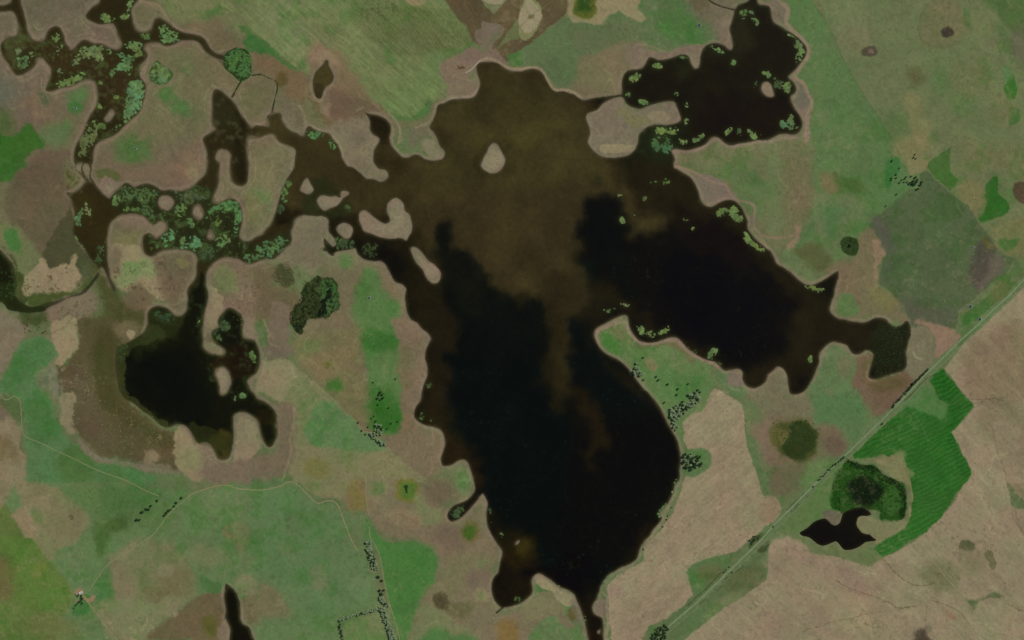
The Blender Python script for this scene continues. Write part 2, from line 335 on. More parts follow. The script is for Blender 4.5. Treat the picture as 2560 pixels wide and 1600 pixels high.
paint("0 0:34,144 66,140 72,151 24,152", (98,84,66), 5, .8)
field("0 1:66,44 71,60 72,78 84,92 78,104 76,118 60,118 38,94 46,74 56,56", (72,70,46), .95)
paint("0 1:78,88 90,100 90,110 80,118 76,108", (66,76,46), 6, .8)
paint("0 1:-20,56 12,62 22,76 34,88 36,96 28,104 18,104 8,90 -10,74", (102,108,70), 5, .9)
paint("0 1:6,68 14,68 18,76 16,84 22,92 14,88 8,78", (66,106,52), 4, .9)
paint("0 1:34,100 38,93 42,96 44,104 50,102 54,100 60,102 66,102 68,92 72,88 74,98 76,106 76,118 72,122 56,124 40,126 26,130 18,130 14,126 20,112", (140,126,96), 3, .95, .6)
speckle("0 1:34,106 66,104 74,118 40,126 16,128", (80,68,46), .16, .7)
paint("0 1:22,128 50,124 74,122 84,112 90,110 78,124 58,132 44,138 28,138", (64,76,34), 4, .9)
paint("0 1:-30,142 8,144 20,148 30,160 -30,170; 0 2:20,6 22,16 14,40 0,52 -30,60", (120,108,88), 6, .9)
paint("0 1:40,140 58,130 88,124 92,136 88,146 70,151 40,151", (118,104,84), 4, .9, .4); speckle("0 1:56,136 88,126 90,150 50,151", (84,72,50), .2, .6)
paint("0 1:20,142 36,144 42,138 44,151; 0 2:44,2 36,8 26,6 20,0", (62,72,36), 5, .9, .3); speckle("0 2:20,0 44,0 44,12 24,14", (36,50,20), .2, .7)
paint("0 1:-8,78 4,84 14,98 20,112 20,126 26,132 18,134 8,110 -8,90", (52,62,26), 3, .8, .6)
paint("0 1:82,80 104,100 110,124 140,142 138,151 84,151; 0 2:84,0 142,0 112,30", (70,70,38), 8, .95)
speckle("0 1:90,110 130,140 120,151 90,151", (90,100,50), .1, .3)
# lagoon mud plain
paint("0 2:72,0 112,0 110,30 108,60 116,74 136,90 150,100 166,110 166,128 170,142 140,136 110,128 92,122 76,110 68,96 68,76 58,64 56,46 62,40 72,28 74,14", (84,76,50), 4, .97, .5)
paint("0 2:90,0 112,0 110,70 140,92 152,110 130,110 110,96 96,80 88,50", (74,72,40), 16, .9)
paint("0 2:60,50 72,40 90,56 96,90 110,120 96,120 76,108 66,90", (92,80,60), 10, .6)
paint("0 2:92,10 112,16 106,64 118,84 150,104 166,108 160,118 130,104 100,84 90,50", (66,64,34), 8, .85)
speckle("0 2:58,44 86,44 84,70 74,80 74,104 68,90", (140,130,96), .07, .6); speckle("0 2:88,76 110,80 150,92 146,120 110,124 90,108", (134,122,86), .06, .55)
paint("0 2:50,0 70,-2 72,12 74,24 68,32 60,38 58,44 54,40 50,20", (140,126,96), 3, .95, .4); paint("0 2:58,66 70,68 68,84 70,100 74,106 66,108 58,98 56,80", (132,118,92), 3, .9, .4)
paint("0 2:-30,-4 8,-2 20,6 18,18 10,36 -2,50 -30,54", (120,108,86), 5, .9)
field("0 2:22,18 48,12 52,16 54,60 54,94 40,60 30,40", (116,108,80), .6)
paint("0 2:18,22 30,17 42,15 50,20 53,28 50,36 40,42 34,50 34,62 40,68 50,78 54,96 60,108 74,120 86,132 100,136 130,140 150,151 160,151 20,151 24,130 22,104 20,80 16,72 0,70 -30,72 -30,60 0,56 10,42 16,34", (82,114,70), 4, .95, .3)
paint("0 2:20,24 44,22 44,36 34,46 28,60 4,58 8,46 16,38", (72,108,60), 8, .8); paint("0 2:24,76 46,78 52,96 52,116 30,118 26,100", (70,104,56), 7, .8)
paint("0 2:54,126 78,120 88,134 88,151 60,151", (70,102,50), 6, .8); paint("0 2:96,136 112,134 122,146 128,151 96,151", (72,104,56), 6, .8)
paint("0 2:36,48 52,46 56,60 56,68 42,68 36,60", (110,112,88), 5, .9)
paint("0 2:-30,76 0,76 8,88 18,100 20,112 22,130 18,151 -30,151", (128,116,90), 4, .9); paint("0 2:-30,74 4,78 10,86 2,96 -30,96", (100,90,72), 4, .8); paint("0 2:-20,112 14,112 16,138 4,130 -20,140", (106,96,64), 6, .8); paint("0 2:0,75 18,77 20,98 12,90", (76,94,54), 3, .8)
paint("0 2:68,106 84,120 104,130 140,136 170,142 168,146 140,142 104,134 86,128 74,118", (116,106,86), 4, .9)
paint("0 2:166,102 172,98 178,102 184,116 192,122 192,150 170,146 166,130 166,112", (132,122,90), 4, .95, .4); paint("0 2:172,120 190,122 190,142 172,142", (122,122,84), 8, .7)
paint("0 2:184,112 200,118 208,132 220,132 230,126 242,126 242,151 192,151 190,130", (112,98,80), 6, .9)
paint("0 2:106,2 128,2 134,10 130,18 120,20 108,12", (112,102,74), 5, .7); paint("0 2:118,8 128,8 127,15 120,16", (142,130,98), 2, .95)
paint("0 2:136,126 146,124 148,134 138,136", (132,118,90), 4, .8)
stroke("0 2:54,42 56,56 56,70", 2.5, (70,64,48), .8); stroke("0 2:20,18 36,14 52,10 62,4 72,-4", 2, (96,86,62), .7); stroke("0 2:74,112 90,124 110,130 140,137 168,143", 2, (82,70,52), .6)
# island B and neighbours
paint("0 1:112,53 138,53 142,62 156,60 156,68 146,74 134,66 112,60", (120,104,86), 3, .6)
paint("0 1:108,68 128,66 134,72 134,84 112,84 106,78", (114,110,72), 5, .8)
paint("0 1:106,82 136,82 144,96 152,108 162,124 152,134 140,122 126,118 118,124 108,114 104,100", (138,126,94), 4, .9, .4)
paint("0 1:116,96 138,92 146,100 150,112 138,112 124,116 114,118 110,110 116,104", (120,130,86), 4, .95, .3)
paint("0 1:150,90 184,88 184,112 176,122 172,142 160,140 150,116 146,100", (100,86,66), 6, .7, .5); paint("0 1:164,92 180,92 178,102 172,104", (114,108,68), 4, .8)
paint("0 1:102,88 114,88 114,100 106,108", (104,88,70), 5, .7, .5); paint("0 1:114,126 126,118 140,124 142,140 120,140 104,128", (104,90,66), 5, .8, .6); speckle("0 1:104,96 170,96 170,142 108,130", (66,56,38), .12, .5)
paint("0 1:138,72 146,76 148,92 142,92 136,82", (64,62,30), 4, .8, .5)
paint("0 1:196,100 206,94 216,92 226,96 232,110 242,116 242,151 198,151 196,120", (112,98,78), 6, .9)
paint("0 1:206,100 216,98 224,110 222,122 206,128 200,114", (104,110,70), 5, .85)
paint("0 1:196,118 200,118 212,134 208,146; 0 2:206,4 200,8 194,4; 0 1:192,148", (134,124,92), 2.5, .9); stroke("0 1:199,118 198,134 194,151; 0 2:192,6 192,26", 2.5, (150,132,108), .8)
speckle("0 1:218,96 242,100 242,151 216,151", (150,136,100), .07, .5); speckle("0 1:214,96 242,100 242,151 216,151", (78,64,44), .15, .5)
paint("0 2:228,0 242,-2 242,18 234,18 229,12", (124,110,88), 4, .9)
# tongue
paint("0 1:236,10 242,2 242,60 232,60 230,40 236,26", (106,110,68), 6, .8); paint("1 1:0,0 16,0 14,30 12,42 0,44", (114,110,76), 7, .8); paint("1 1:0,26 10,25 14,32 10,40 0,38", (88,110,64), 5, .85)
paint("1 0:4,132 20,134 34,142 36,151 0,151", (112,104,76), 6, .6)
stroke("0 0:234,150 235,136 238,130", 2.5, (142,126,102), .8); stroke("0 1:211,18 208,28 206,36", 3, (142,126,102), .7)
# pinkish land left of the channel
paint("0 0:160,150 180,134 200,124 206,118 202,132 196,140 194,151; 0 1:196,4 192,14 182,26 160,28 140,22 120,20 104,12 112,4 150,6", (114,96,76), 7, .8, .4)
paint("0 1:176,6 186,3 190,10 186,18 178,20 175,12", (128,116,84), 5, .8); paint("0 1:158,2 172,4 174,12 166,14", (130,104,80), 5, .7)
paint("0 1:118,22 148,26 152,30 150,40 140,46 122,44 112,34", (58,76,36), 4, .9, .4)
paint("0 1:60,6 70,10 84,18 84,30 66,30 60,20", (82,84,46), 5, .8, .4); speckle("0 1:60,0 90,0 92,30 60,32", (54,56,32), .25, .6)
paint("0 1:90,8 110,8 116,18 104,20 96,18", (78,88,46), 4, .8)
# middle north
paint("1 0:0,50 30,55 46,66 52,70 48,90 40,100 26,80 10,66 0,66", (112,92,66), 8, .9); paint("1 0:19,70 27,68 30,76 26,81 19,80", (84,74,38), 4, .85)
paint("0 0:170,14 200,20 218,30 228,40 236,42 242,60 242,80 238,84 228,80; 1 0:4,84 0,110 0,118; 0 0:236,116 228,100 218,90 206,80 196,60 190,36 176,26", (110,98,72), 8, .85)
paint("0 0:232,84 242,78; 1 0:14,78 12,96 8,110; 0 0:238,114 230,100 226,92", (102,98,68), 5, .8)
paint("0 0:150,-8 210,-8 242,32 242,46 222,28 204,14 188,18 176,24 166,22 156,10", (108,112,74), 6, .9)
paint("0 0:190,14 208,2 212,6 204,12 196,16", (72,102,50), 5, .9); paint("0 0:222,22 234,24 242,36; 1 0:8,44 12,52 0,46; 0 0:236,36 228,30", (68,102,50), 3, .8)
paint("0 0:128,2 136,0 150,6 158,12 164,22 176,30 190,33 198,46 205,50 199,46 196,38 188,30 170,26 150,10", (122,106,84), 4, .6)
stroke("0 0:136,0 146,6 154,12 160,20 168,25 178,30 188,33", 3, (136,118,92), .7)
paint("1 0:-10,34 0,33 40,66 30,62 14,52 4,50 -10,46", (62,102,50), 3, .9)
# big striped green field
FN = "0 0:205,-40 210,4 228,16; 1 0:0,32 40,66 52,70 54,60 66,55 80,60 92,76 104,92 114,99 130,107 150,113 166,97 180,82 176,70 172,58 190,51 203,38 180,0 160,-40"
field(FN, (106,116,74), .97)
paint("1 0:0,0 40,0 44,30 46,44 44,60 30,52 0,28", (116,122,84), 12, .7); paint("1 0:60,30 90,30 110,60 108,80 80,60", (104,112,70), 14, .7)
paint("1 0:84,0 128,0 128,30 110,28 90,14", (92,100,62), 16, .7); paint("1 0:104,20 140,16 170,14 186,40 170,50 150,42 120,44", (98,104,64), 14, .6)
paint("1 0:110,78 160,70 178,84 150,108 130,106 116,96", (100,120,70), 10, .8); paint("1 0:126,104 140,108 150,108 164,94 168,98 152,114 138,116 126,110", (74,106,56), 4, .9)
paint("1 0:120,44 130,44 132,56 124,60", (82,108,58), 5, .8); paint("1 0:44,30 48,36 47,62 41,66 38,60 45,52", (74,100,52), 4, .8)
paint("1 0:128,12 160,4 166,8 140,20", (90,106,56), 8, .8); paint("1 0:138,-4 160,-4 156,4 148,4", (136,124,90), 4, .8)
paint("1 0:170,44 188,46 196,44 202,36 206,40 196,52 186,56 174,50", (80,106,54), 4, .7)
for a_, p_, o_ in ((.25, 7.3, 0.),): stripes("1 0:0,0 100,0 130,40 40,60", (126,130,92), math.radians(-50), p_, .25); stripes("1 0:90,10 190,10 200,40 130,50", (78,86,48), math.radians(-32), 5.5, .55); stripes("1 0:60,40 170,50 170,100 120,90", (118,124,82), math.radians(-50), 9, .25)
streak(FN, math.radians(43), 60, 4.5, .09); streak("3 0:43,-20 210,-20 242,40; S:2700,60 2700,450; 3 0:128,151 100,104 56,24", math.radians(60), 30, 6, .07, seed=8)
speckle("1 0:90,0 126,0 124,24 100,16", (62,76,40), .2, .45)
# arc of bare ground round the little pool
paint("1 0:50,44 62,40 78,48 92,66 104,84 114,97 124,106 134,112 134,122 126,116 108,106 100,110 84,116 66,110 58,100 54,88 52,70 48,60", (116,100,74), 5, .95, .3)
paint("1 0:52,46 62,42 74,48 82,56 74,62 66,58 56,62 50,58", (136,118,92), 5, .8); paint("1 0:64,80 88,88 106,94 120,106 104,110 84,114 70,112 62,100", (98,82,64), 5, .8)
paint("1 0:62,98 68,96 70,108 64,112", (132,112,92), 4, .7); paint("1 0:52,70 56,96 60,108 72,116 84,116 70,118 58,112 50,90", (98,76,50), 3, .7)
stroke("1 0:94,104 100,98", 3, (142,122,98), .8); stroke("1 0:84,88 96,91 110,98 116,104", 2, (90,72,50), .6); stroke("1 0:108,96 114,101 118,106", 3, (140,124,96), .8)
paint("1 0:26,96 40,96 46,118 46,128 36,124 24,110", (104,94,74), 4, .9); stroke("1 0:40,98 46,108 48,118 58,123 66,125 74,130 78,138 82,146", 4.5, (134,118,94), .8); speckle("1 0:28,98 44,98 44,126 32,122", (140,126,102), .08, .5)
paint("1 0:44,86 52,96 58,110 66,118 56,120 48,108", (92,96,62), 7, .7)
paint("1 0:70,118 106,112 106,122 114,130 110,146; 1 1:110,4 118,14 100,12 86,4; 1 0:84,150 76,134", (118,108,86), 6, .8); paint("1 0:92,126 104,124 102,138 92,138", (102,92,76), 5, .7)
stroke("1 0:124,106 132,114 136,124 134,134", 4.5, (132,118,94), .7)
paint("1 0:144,120 160,118 166,126 172,136 162,130 150,134 142,146 142,132", (104,94,76), 5, .8); paint("1 0:158,134 164,132 172,138 178,146 172,151 160,146 156,140", (124,116,90), 3, .9)
paint("1 0:128,110 150,114 170,97 178,88 172,100 166,108 160,120 144,120 132,118", (104,100,70), 5, .8); stroke("1 0:148,120 158,119 165,112 170,101 178,94 186,90", 4, (138,122,98), .8)
# saddle by the dam
paint("1 0:172,58 184,54 200,46 210,46 214,56 208,64 200,70 206,78 208,88 200,92 186,92 178,88 182,80 174,70", (116,102,82), 4, .95)
paint("1 0:160,60 166,48 176,48 180,54 174,60 172,72 166,68 162,66", (96,114,70), 4, .8); paint("1 0:190,60 194,60 196,64 192,64", (70,62,36), 1.5, .9)
stroke("1 0:180,94 190,92 204,92 210,84 210,74 207,68", 4, (134,120,100), .7)
# brown plough belts
field("1 0:178,-40 282,-40 282,20; 2 0:55,10 0,52; 1 0:238,56 226,50 216,44 204,38", (90,78,58), .97)
stripes("1 0:182,-20 242,-10; 2 0:50,0 0,50; 1 0:204,36", (104,92,66), math.radians(20), 16, .3)
field("1.5 0:40,-24 205,-30 200,-4 171,12 150,30 130,47 116,58 112,57 107,47 96,49 86,37 83,34 57,0", (88,77,53), .97)
streak("1.5 0:57,-30 92,-10 90,30 82,33", math.radians(62), 70, 5, .12); streak("1.5 0:110,0 205,-30 171,12 116,58 100,40", math.radians(-42), 70, 5, .10)
field("1.5 0:116,-10 126,-2 124,14 112,30 100,21 104,13", (96,85,58), .7)
paint("1.5 0:86,-12 90,-4 94,6 98,8 104,13 107,8 113,2 118,-12", (108,112,78), 1.2, .95, .1); paint("1.5 0:88,-14 92,-2 98,3 106,4 112,1 118,-14", (146,134,106), 1.6, .95, .1)
paint("1.5 0:127,16 118,28 108,42 104,46 112,41 120,36 127,34", (96,104,66), 1.6, .9, .2)
paint("1.5 0:132,-3 140,-2 148,7 148,18 144,27 138,35 131,37 127,33 127,22 128,10", (118,118,80), 1.6, .95, .1, w=1); paint("1.5 0:133,-1 139,0 144,5 148,10 147,20 142,26 136,31 130,28 127,20 129,10", (144,134,106), 1.4, .95, .1, w=1)
stroke("1.5 0:127,27 133,20 139,14 145,10 150,6 160,-2", 1.6, (98,92,62), .7); stroke("1.5 0:134,10 139,15 143,20", 1.6, (98,92,62), .6); paint("1.5 0:137,13 141,13 141,17 137,17", (90,88,56), 1.5, .7, w=0)
paint("1.5 0:91,20 98,21 104,21 112,24 113,28 109,35 104,39 101,48 96,50 91,43 86,36 86,28 91,26", (108,100,80), 1.2, .95, .2, w=1.5); paint("1.5 0:96,24 106,23 108,30 98,34", (116,102,88), 3, .6); paint("1.5 0:102,30 110,30 104,40", (98,104,72), 2, .6)
paint("1.5 0:76,48 88,47 96,50 104,45 108,50 113,56 119,58 110,62 98,58 90,62 80,60 70,62", (116,99,84), 2, .9, .5, w=2)
# field north of the lake
field("2 0:55,12 60,-20 226,-20 212,6 206,24 208,42 190,40 176,40 160,46 140,44 124,40 110,38 84,48 62,54 60,70 54,82 42,84 34,74 28,66 20,62 0,62 -2,54", (90,106,70), .97)
paint("2 0:50,24 80,24 120,20 124,36 104,42 90,50 60,44", (96,100,70), 12, .7); paint("2 0:140,10 172,10 180,28 176,38 150,42 140,30", (72,108,56), 10, .8); paint("2 0:-4,52 8,50 10,60 0,64", (66,106,50), 3, .8)
paint("2 0:62,54 84,50 108,38 124,44 128,54 122,64 108,68 104,80 104,90 72,94 56,88 56,82 60,72", (112,102,76), 6, .95)
paint("2 0:80,50 104,46 108,52 100,60 84,58", (120,108,80), 6, .6); paint("2 0:66,62 90,60 94,76 80,84 64,80", (110,108,74), 8, .7)
paint("2 0:108,40 124,42 144,50 160,44 180,42 178,60 170,60 166,52 144,57 130,54 120,62 108,50", (118,102,84), 4, .9)
paint("2 0:52,10 56,-14 118,-14 120,8 126,18 122,21 112,18 102,11 92,12 84,20 74,23 62,22 54,18", (136,124,92), 3, .95, .3)
paint("2 0:57,10 60,-10 76,-10 78,8 74,16 68,18 60,14", (86,92,36), 3, .95); paint("2 0:58,6 60,-8 72,-10 75,2 70,10 62,11", (40,66,24), 5, .9, .5)
paint("2 0:172,14 166,-16 226,-14 214,4 210,14 206,26 208,42 200,42 190,34 186,24", (112,102,80), 6, .85); paint("2 0:168,-4 182,-4 188,4 180,14 172,12", (98,88,64), 5, .8)
stroke("2 0:174,14 182,8 188,5", 2, (130,116,96), .7); stroke("2 0:110,41 130,42 142,48 150,50 160,44 166,40 178,42", 3, (136,118,96), .6)
# shore band of the lake's north-east side
# east island
paint("2 0:98,102 110,102 118,108 128,108 138,110 128,116 120,120 114,120 104,110", (114,108,74), 3, .8); paint("2 0:128,106 142,104 150,112 138,115 130,114", (130,118,90), 4, .8); paint("2 0:84,136 110,136 118,138 112,143 86,144", (130,120,88), 2.5, .95, .2)
# --- north-east country
field("3 0:18,-20 41,-20 42,2 58,26 72,60 90,90 105,112 125,148 140,151 148,170; 3 1:130,30 110,46 100,54 88,70 84,78 60,100 46,98 40,110 30,112 16,100 10,80 -10,70; 2 1:230,70 226,50 215,38 202,32 200,20 180,18 152,6 150,-4; 3 0:0,136 34,132 40,120 42,95 34,80 20,70 38,48 24,30 18,16", (86,110,66), .97)
field("3 0:43,-20 210,-20 242,40; S:2700,60 2700,450; 3 1:260,0 240,60 200,40 150,10 142,12; 3 0:128,151 118,136 100,104 86,84 70,54 56,24", (101,110,73), .97)
paint("3 0:60,10 96,4 100,40 76,52 60,30", (112,114,80), 14, .7); paint("3 0:90,44 100,43 102,50 94,53 88,50", (76,70,54), 2.5, .9); paint("3 0:94,46 98,46 98,50 94,49", (116,96,84), 1.5, .9)
paint("3 0:144,22 150,4 160,-2 176,0 186,12 188,26 180,38 166,46 150,44 142,34", (103,101,68), 6, .7, .2); stroke("3 0:150,4 144,14 142,28 146,38 156,44 168,44 180,38", 4, (88,92,56), .5); paint("3 0:162,27 172,27 175,32 166,36 162,33", (56,50,40), 3, .9, .6)
paint("3 0:128,90 142,90 150,110 152,140 146,151 124,151 118,134 132,130 130,110", (120,116,78), 6, .85); paint("3 1:126,0 152,0 142,12 132,12", (118,114,78), 2, .9)
paint("3 0:132,66 146,66 150,76 140,82 132,76", (88,90,54), 6, .8); paint("3 0:202,-20 214,14 242,40 275,30 275,-40", (76,100,54), 5, .85)
paint("3 0:186,6 192,16 190,28 184,20", (72,100,52), 4, .7); paint("3 0:192,16 212,10 214,28 206,36 192,32", (110,114,76), 6, .7)
paint("3 0:222,80 231,70 234,82 232,92 224,90", (58,98,40), 2, .95); paint("3 0:226,106 230,100 236,104 236,114 226,118", (62,100,46), 2, .9); paint("3 0:220,64 228,62 230,72 222,76", (84,112,68), 4, .8)
paint("3 0:200,104 224,88 232,104 222,120 206,112", (112,106,74), 10, .55); paint("3 0:154,66 170,68 168,84 156,84", (80,108,60), 9, .7); paint("3 0:176,86 196,100 188,114 174,108", (84,108,62), 8, .6); paint("3 0:168,60 206,60 214,80 190,90 172,80", (98,98,64), 12, .6)
paint("3 0:228,26 244,30 246,60 234,56 226,44", (100,94,76), 8, .7); paint("3 0:196,134 236,136 250,151; 3 1:250,20 230,20 206,10 180,6; 3 0:176,134", (108,102,68), 12, .5)
paint("3 1:232,22 246,20 260,30 250,42 238,40 232,34", (80,66,48), 2, .95)
field("3 0:152,152 172,138; 3 1:171,0 172,12 179,18 176,24 170,28 162,20 149,8", (64,98,44), .9)
paint("3 1:212,16 217,16 216,30 222,36 228,42 226,50 216,54 206,58 198,56 204,48 206,40 204,26", (50,94,36), 2.5, .95, .2)
paint("3 1:176,24 200,20 204,40 196,54 200,60 190,48 176,32", (114,108,72), 6, .8); paint("3 1:206,64 242,54 250,90 232,92 216,80", (112,108,70), 6, .8); paint("3 1:220,74 236,72 234,80 224,86 218,80", (66,98,46), 4, .8)
field("3 1:107,49 120,37 132,27 143,27 143,12 149,9 162,22 172,32 188,42 198,58 205,68 214,76 214,86 232,92 224,108 210,116 196,130 180,142 176,160 136,160 128,138 112,122 103,115 106,100 110,82 102,72 94,62 100,54", (79,92,61), .97)
paint("3 1:96,54 112,56 120,76 118,90 108,84", (86,84,72), 6, .8, .4); paint("3 1:112,84 124,100 112,118 104,112", (80,86,66), 8, .6); paint("3 1:118,124 140,132 176,140 172,158 136,156", (82,82,66), 10, .7)
paint("3 1:194,82 206,72 214,82 210,96 206,116 196,122 190,108", (74,70,58), 5, .9, .2); paint("3 1:208,90 222,94 220,106 206,118 200,124 196,118 206,108", (94,86,74), 5, .8); paint("3 1:203,71 214,80 212,84 204,82", (84,82,44), 2, .8)
paint("3 1:120,42 180,50 176,100 130,100", (75,92,58), 20, .6)
paint("3 1:214,114 226,110 230,116 216,122", (70,98,48), 3, .85); field("3 1:208,126 222,116 236,112 228,124 208,140 196,151 182,158 184,146 196,136", (64,98,46), .85); paint("3 1:210,120 230,116 218,132 206,138", (96,98,60), 5, .7)
# land between pool and field (east)
paint("2 0:150,142 176,140 190,132 200,136 224,134 242,130; 3 0:34,128 40,132 40,151; 3 1:38,10 44,30 40,56 30,64 22,80 10,84; 2 1:242,78 226,66 224,50 214,36 200,30 188,22 170,16 152,6", (104,106,72), 6, .95)
paint("2 1:182,4 214,2 236,16 238,50 232,58 216,40 206,22 190,14", (92,110,68), 8, .85); paint("2 1:222,12 234,14 236,24 224,22", (66,96,50), 6, .8)
paint("3 1:0,0 12,0 10,40 14,60 0,66", (98,112,72), 5, .8); paint("3 1:12,-6 40,-6 42,20 36,40 28,62 18,62 16,44 14,20", (98,94,66), 12, .5); paint("3 1:22,18 32,20 34,44 22,46", (112,98,76), 8, .5)
stroke("2 1:152,6 166,9 180,16 192,22 202,24 206,32 214,38 226,41 229,47 228,62 234,68; 3 1:0,72 20,72 26,66", 5, (130,110,92), .8); paint("2 1:170,14 190,16 204,28 208,36 198,40 186,44 180,38 176,28", (116,104,90), 3, .9)
paint("3 1:24,62 30,64 28,78 20,86 16,82 24,74", (138,114,94), 3, .8, .6); paint("2 1:222,50 228,56 226,66 222,60", (110,100,84), 3, .8)
paint("3 1:50,10 58,9 64,18 68,30 58,32 50,26", (112,100,68), 5, .8); paint("3 1:44,36 60,32 84,32 90,44 84,60 64,84 58,94 50,80 42,60", (98,110,72), 4, .85); paint("3 1:50,44 72,40 74,50 64,64 62,76 54,72 52,60", (76,106,62), 6, .85)
paint("3 1:60,10 90,20 88,32 70,30 64,18", (74,90,46), 6, .7); paint("3 1:112,8 126,0 130,14 140,20 132,26 118,38 110,46 104,30 112,20", (84,112,68), 5, .8); paint("3 1:112,0 124,0 114,24 110,18", (56,102,50), 3, .8)
paint("3 1:14,86 30,88 44,110 38,118 28,112 14,100", (98,112,72), 4, .9); paint("3 1:24,86 44,80 58,96 50,108 40,104 30,94", (84,84,50), 6, .8)
paint("3 1:84,74 96,64 106,76 108,90 102,114 104,124 120,132 130,150; 3 2:130,4 112,-2; 3 1:66,148 60,142 62,124 68,110 56,104 64,98 80,92", (112,100,74), 5, .9)
paint("3 1:98,76 106,78 108,90 104,104 102,114 99,108 100,92", (136,114,90), 3, .85); paint("3 1:66,128 76,126 84,132 85,140 80,146 68,148 63,142", (88,112,66), 3, .9); stroke("3 1:92,110 76,116 72,124 64,134 60,144", 3, (132,116,94), .7)
paint("3 1:94,120 108,122 120,134 116,144 104,138", (112,108,66), 6, .7); paint("3 1:68,80 70,75 76,72 82,73 86,78 85,85 80,90 73,89 69,85", (42,60,26), 2, .95, .1)
# pinkish ground by the causeway
paint("3 2:136,0 148,2 166,4 178,10 182,18 172,28 158,38 156,20 152,8", (134,110,90), 3, .9); paint("3 2:134,8 152,8 156,30 152,46 136,58 130,44 130,28", (112,106,82), 3, .95); stroke("3 2:137,28 138,33 142,36 146,36", 3, (150,146,112), .8)
paint("3 2:97,30 100,33 98,46 95,54 104,56 120,52 130,48 136,60 124,74 112,86 100,88 88,76 78,66 82,44 84,32", (106,88,68), 4, .95); paint("3 2:90,40 99,36 96,50 90,56", (92,88,52), 4, .8); paint("3 2:96,56 126,52 132,60 116,66 100,64", (86,80,46), 5, .7)
paint("3 2:62,22 74,26 80,34 82,46 78,62 86,70 88,84 92,92 108,90 112,94 96,112 78,124 74,112 70,102 60,100 44,98 40,80 38,66 46,52 48,38 54,26", (92,112,72), 4, .92)
paint("3 2:54,70 64,62 60,74", (112,104,70), 4, .7); paint("3 2:66,28 78,34 80,46 74,58 66,50", (108,104,74), 6, .7); paint("3 2:42,70 84,74 90,92 82,118 72,100 44,94", (80,108,66), 6, .8)
paint("3 2:48,98 68,102 74,116 74,126 60,130 50,128 48,112", (110,94,74), 5, .9); paint("3 2:50,112 66,110 72,122 56,126", (96,80,64), 5, .7)
paint("2 2:218,56 242,62; 3 2:10,70 22,72 36,72 40,90 36,98 20,92 4,96; 2 2:238,100 232,80 220,72 206,66 200,56", (108,104,78), 5, .9); paint("2 2:196,40 206,48 218,60 218,72 206,70 196,60 192,50", (86,112,70), 4, .8); paint("2 2:204,48 216,48 218,58 210,62 202,58", (114,102,88), 3, .95); stroke("2 2:203,61 207,64 214,66", 3.5, (136,122,98), .8)
paint("3 2:-2,50 8,45 16,48 20,66 16,72 0,72", (112,106,80), 3, .95)
# round thicket basin
paint("2 2:236,96; 3 2:0,88 20,90 40,98 52,112 50,128 40,134 20,140 0,132; 2 2:236,120", (112,100,74), 6, .9)
paint("3 2:12,94 24,94 36,97 44,104 48,114 49,124 42,130 34,134 22,134 12,128 6,120 2,112 4,102", (66,72,32), 5, .9, .7); paint("3 2:20,98 34,98 42,106 44,120 32,130 18,130 12,122 16,112 20,106", (40,54,22), 5, .85, .6); paint("3 2:8,106 20,104 18,112 10,114", (98,92,52), 3, .7)
paint("2 2:226,100 238,96; 3 2:10,90 4,98 4,120 10,132 24,136 10,142 0,136; 2 2:236,130 230,116", (118,100,82), 6, .8); paint("3 2:2,100 12,100 16,110 8,120 2,116", (92,90,48), 3, .7, .6)
speckle("3 2:2,96 46,98 48,130 8,128", (30,40,16), .1, .5)
paint("2 2:218,100 226,110 236,140 246,151; 2 3:242,24 236,10 230,0; 2 2:222,120", (84,106,66), 5, .8)
# --- fields south-east
TF = "2 2:192,64 206,72 217,80 219,96 221,116 226,132 232,151; 2 3:236,12 242,22; 3 3:6,14 12,28 8,40 0,42; 2 3:240,44 226,54 214,66 190,72 172,78 164,86 170,108 162,118 146,130 128,138 118,160 88,190 94,151 90,128 90,112 88,100 94,94 110,82 124,76 124,62 140,46 152,30 158,10; 2 2:164,144 182,128 166,122 161,112 160,96"
field(TF, (141,127,101), .97)
streak(TF, math.radians(-40), 40, 3.6, .06); streak(TF, math.radians(-44), 120, 14, .035, seed=9)
paint("2 2:160,122 186,126 186,138 176,146 158,146", (84,110,66), 3, .95)
paint("2 2:118,-6 100,0 88,6 82,12 84,24 96,34 112,50 128,68 140,84 150,104 160,122 162,96 180,84 192,64 196,62 186,40 160,24 146,20 128,22 114,16 110,4", (92,114,68), 3, .97)
paint("2 2:82,14 96,14 104,24 98,34 88,30", (72,112,54), 5, .85); paint("2 2:92,6 108,6 112,18 104,20", (102,104,68), 6, .8); paint("2 2:112,20 124,22 150,20 160,26 176,40 166,38 150,24 124,26", (104,90,64), 3, .6); paint("2 2:124,40 160,44 190,56 184,66 160,74 136,60", (82,112,64), 10, .8)
paint("2 2:126,34 134,40 132,48 126,44", (122,108,78), 3, .7)
stroke("2 2:108,2 110,9 114,15 120,20 128,22 138,21 146,19 155,18.5 160,23 168,30 178,36 188,40 197,46", 6.5, (132,114,94), .9); stroke("2 2:108,2 98,3 86,8 80,12 80,18 83,26", 5, (130,114,92), .8)
stroke("2 2:80,20 84,28 94,35 104,42 114,54 126,68 138,82 143,90 147,98 153,109 158,120", 3, (120,110,80), .8); stroke("2 2:159,122 159,136 159,148; 2 3:156,6 152,18 146,28 140,40 130,54 122,64 119,74 108,81 96,87 88,94 84,104", 5, (96,114,72), .8)
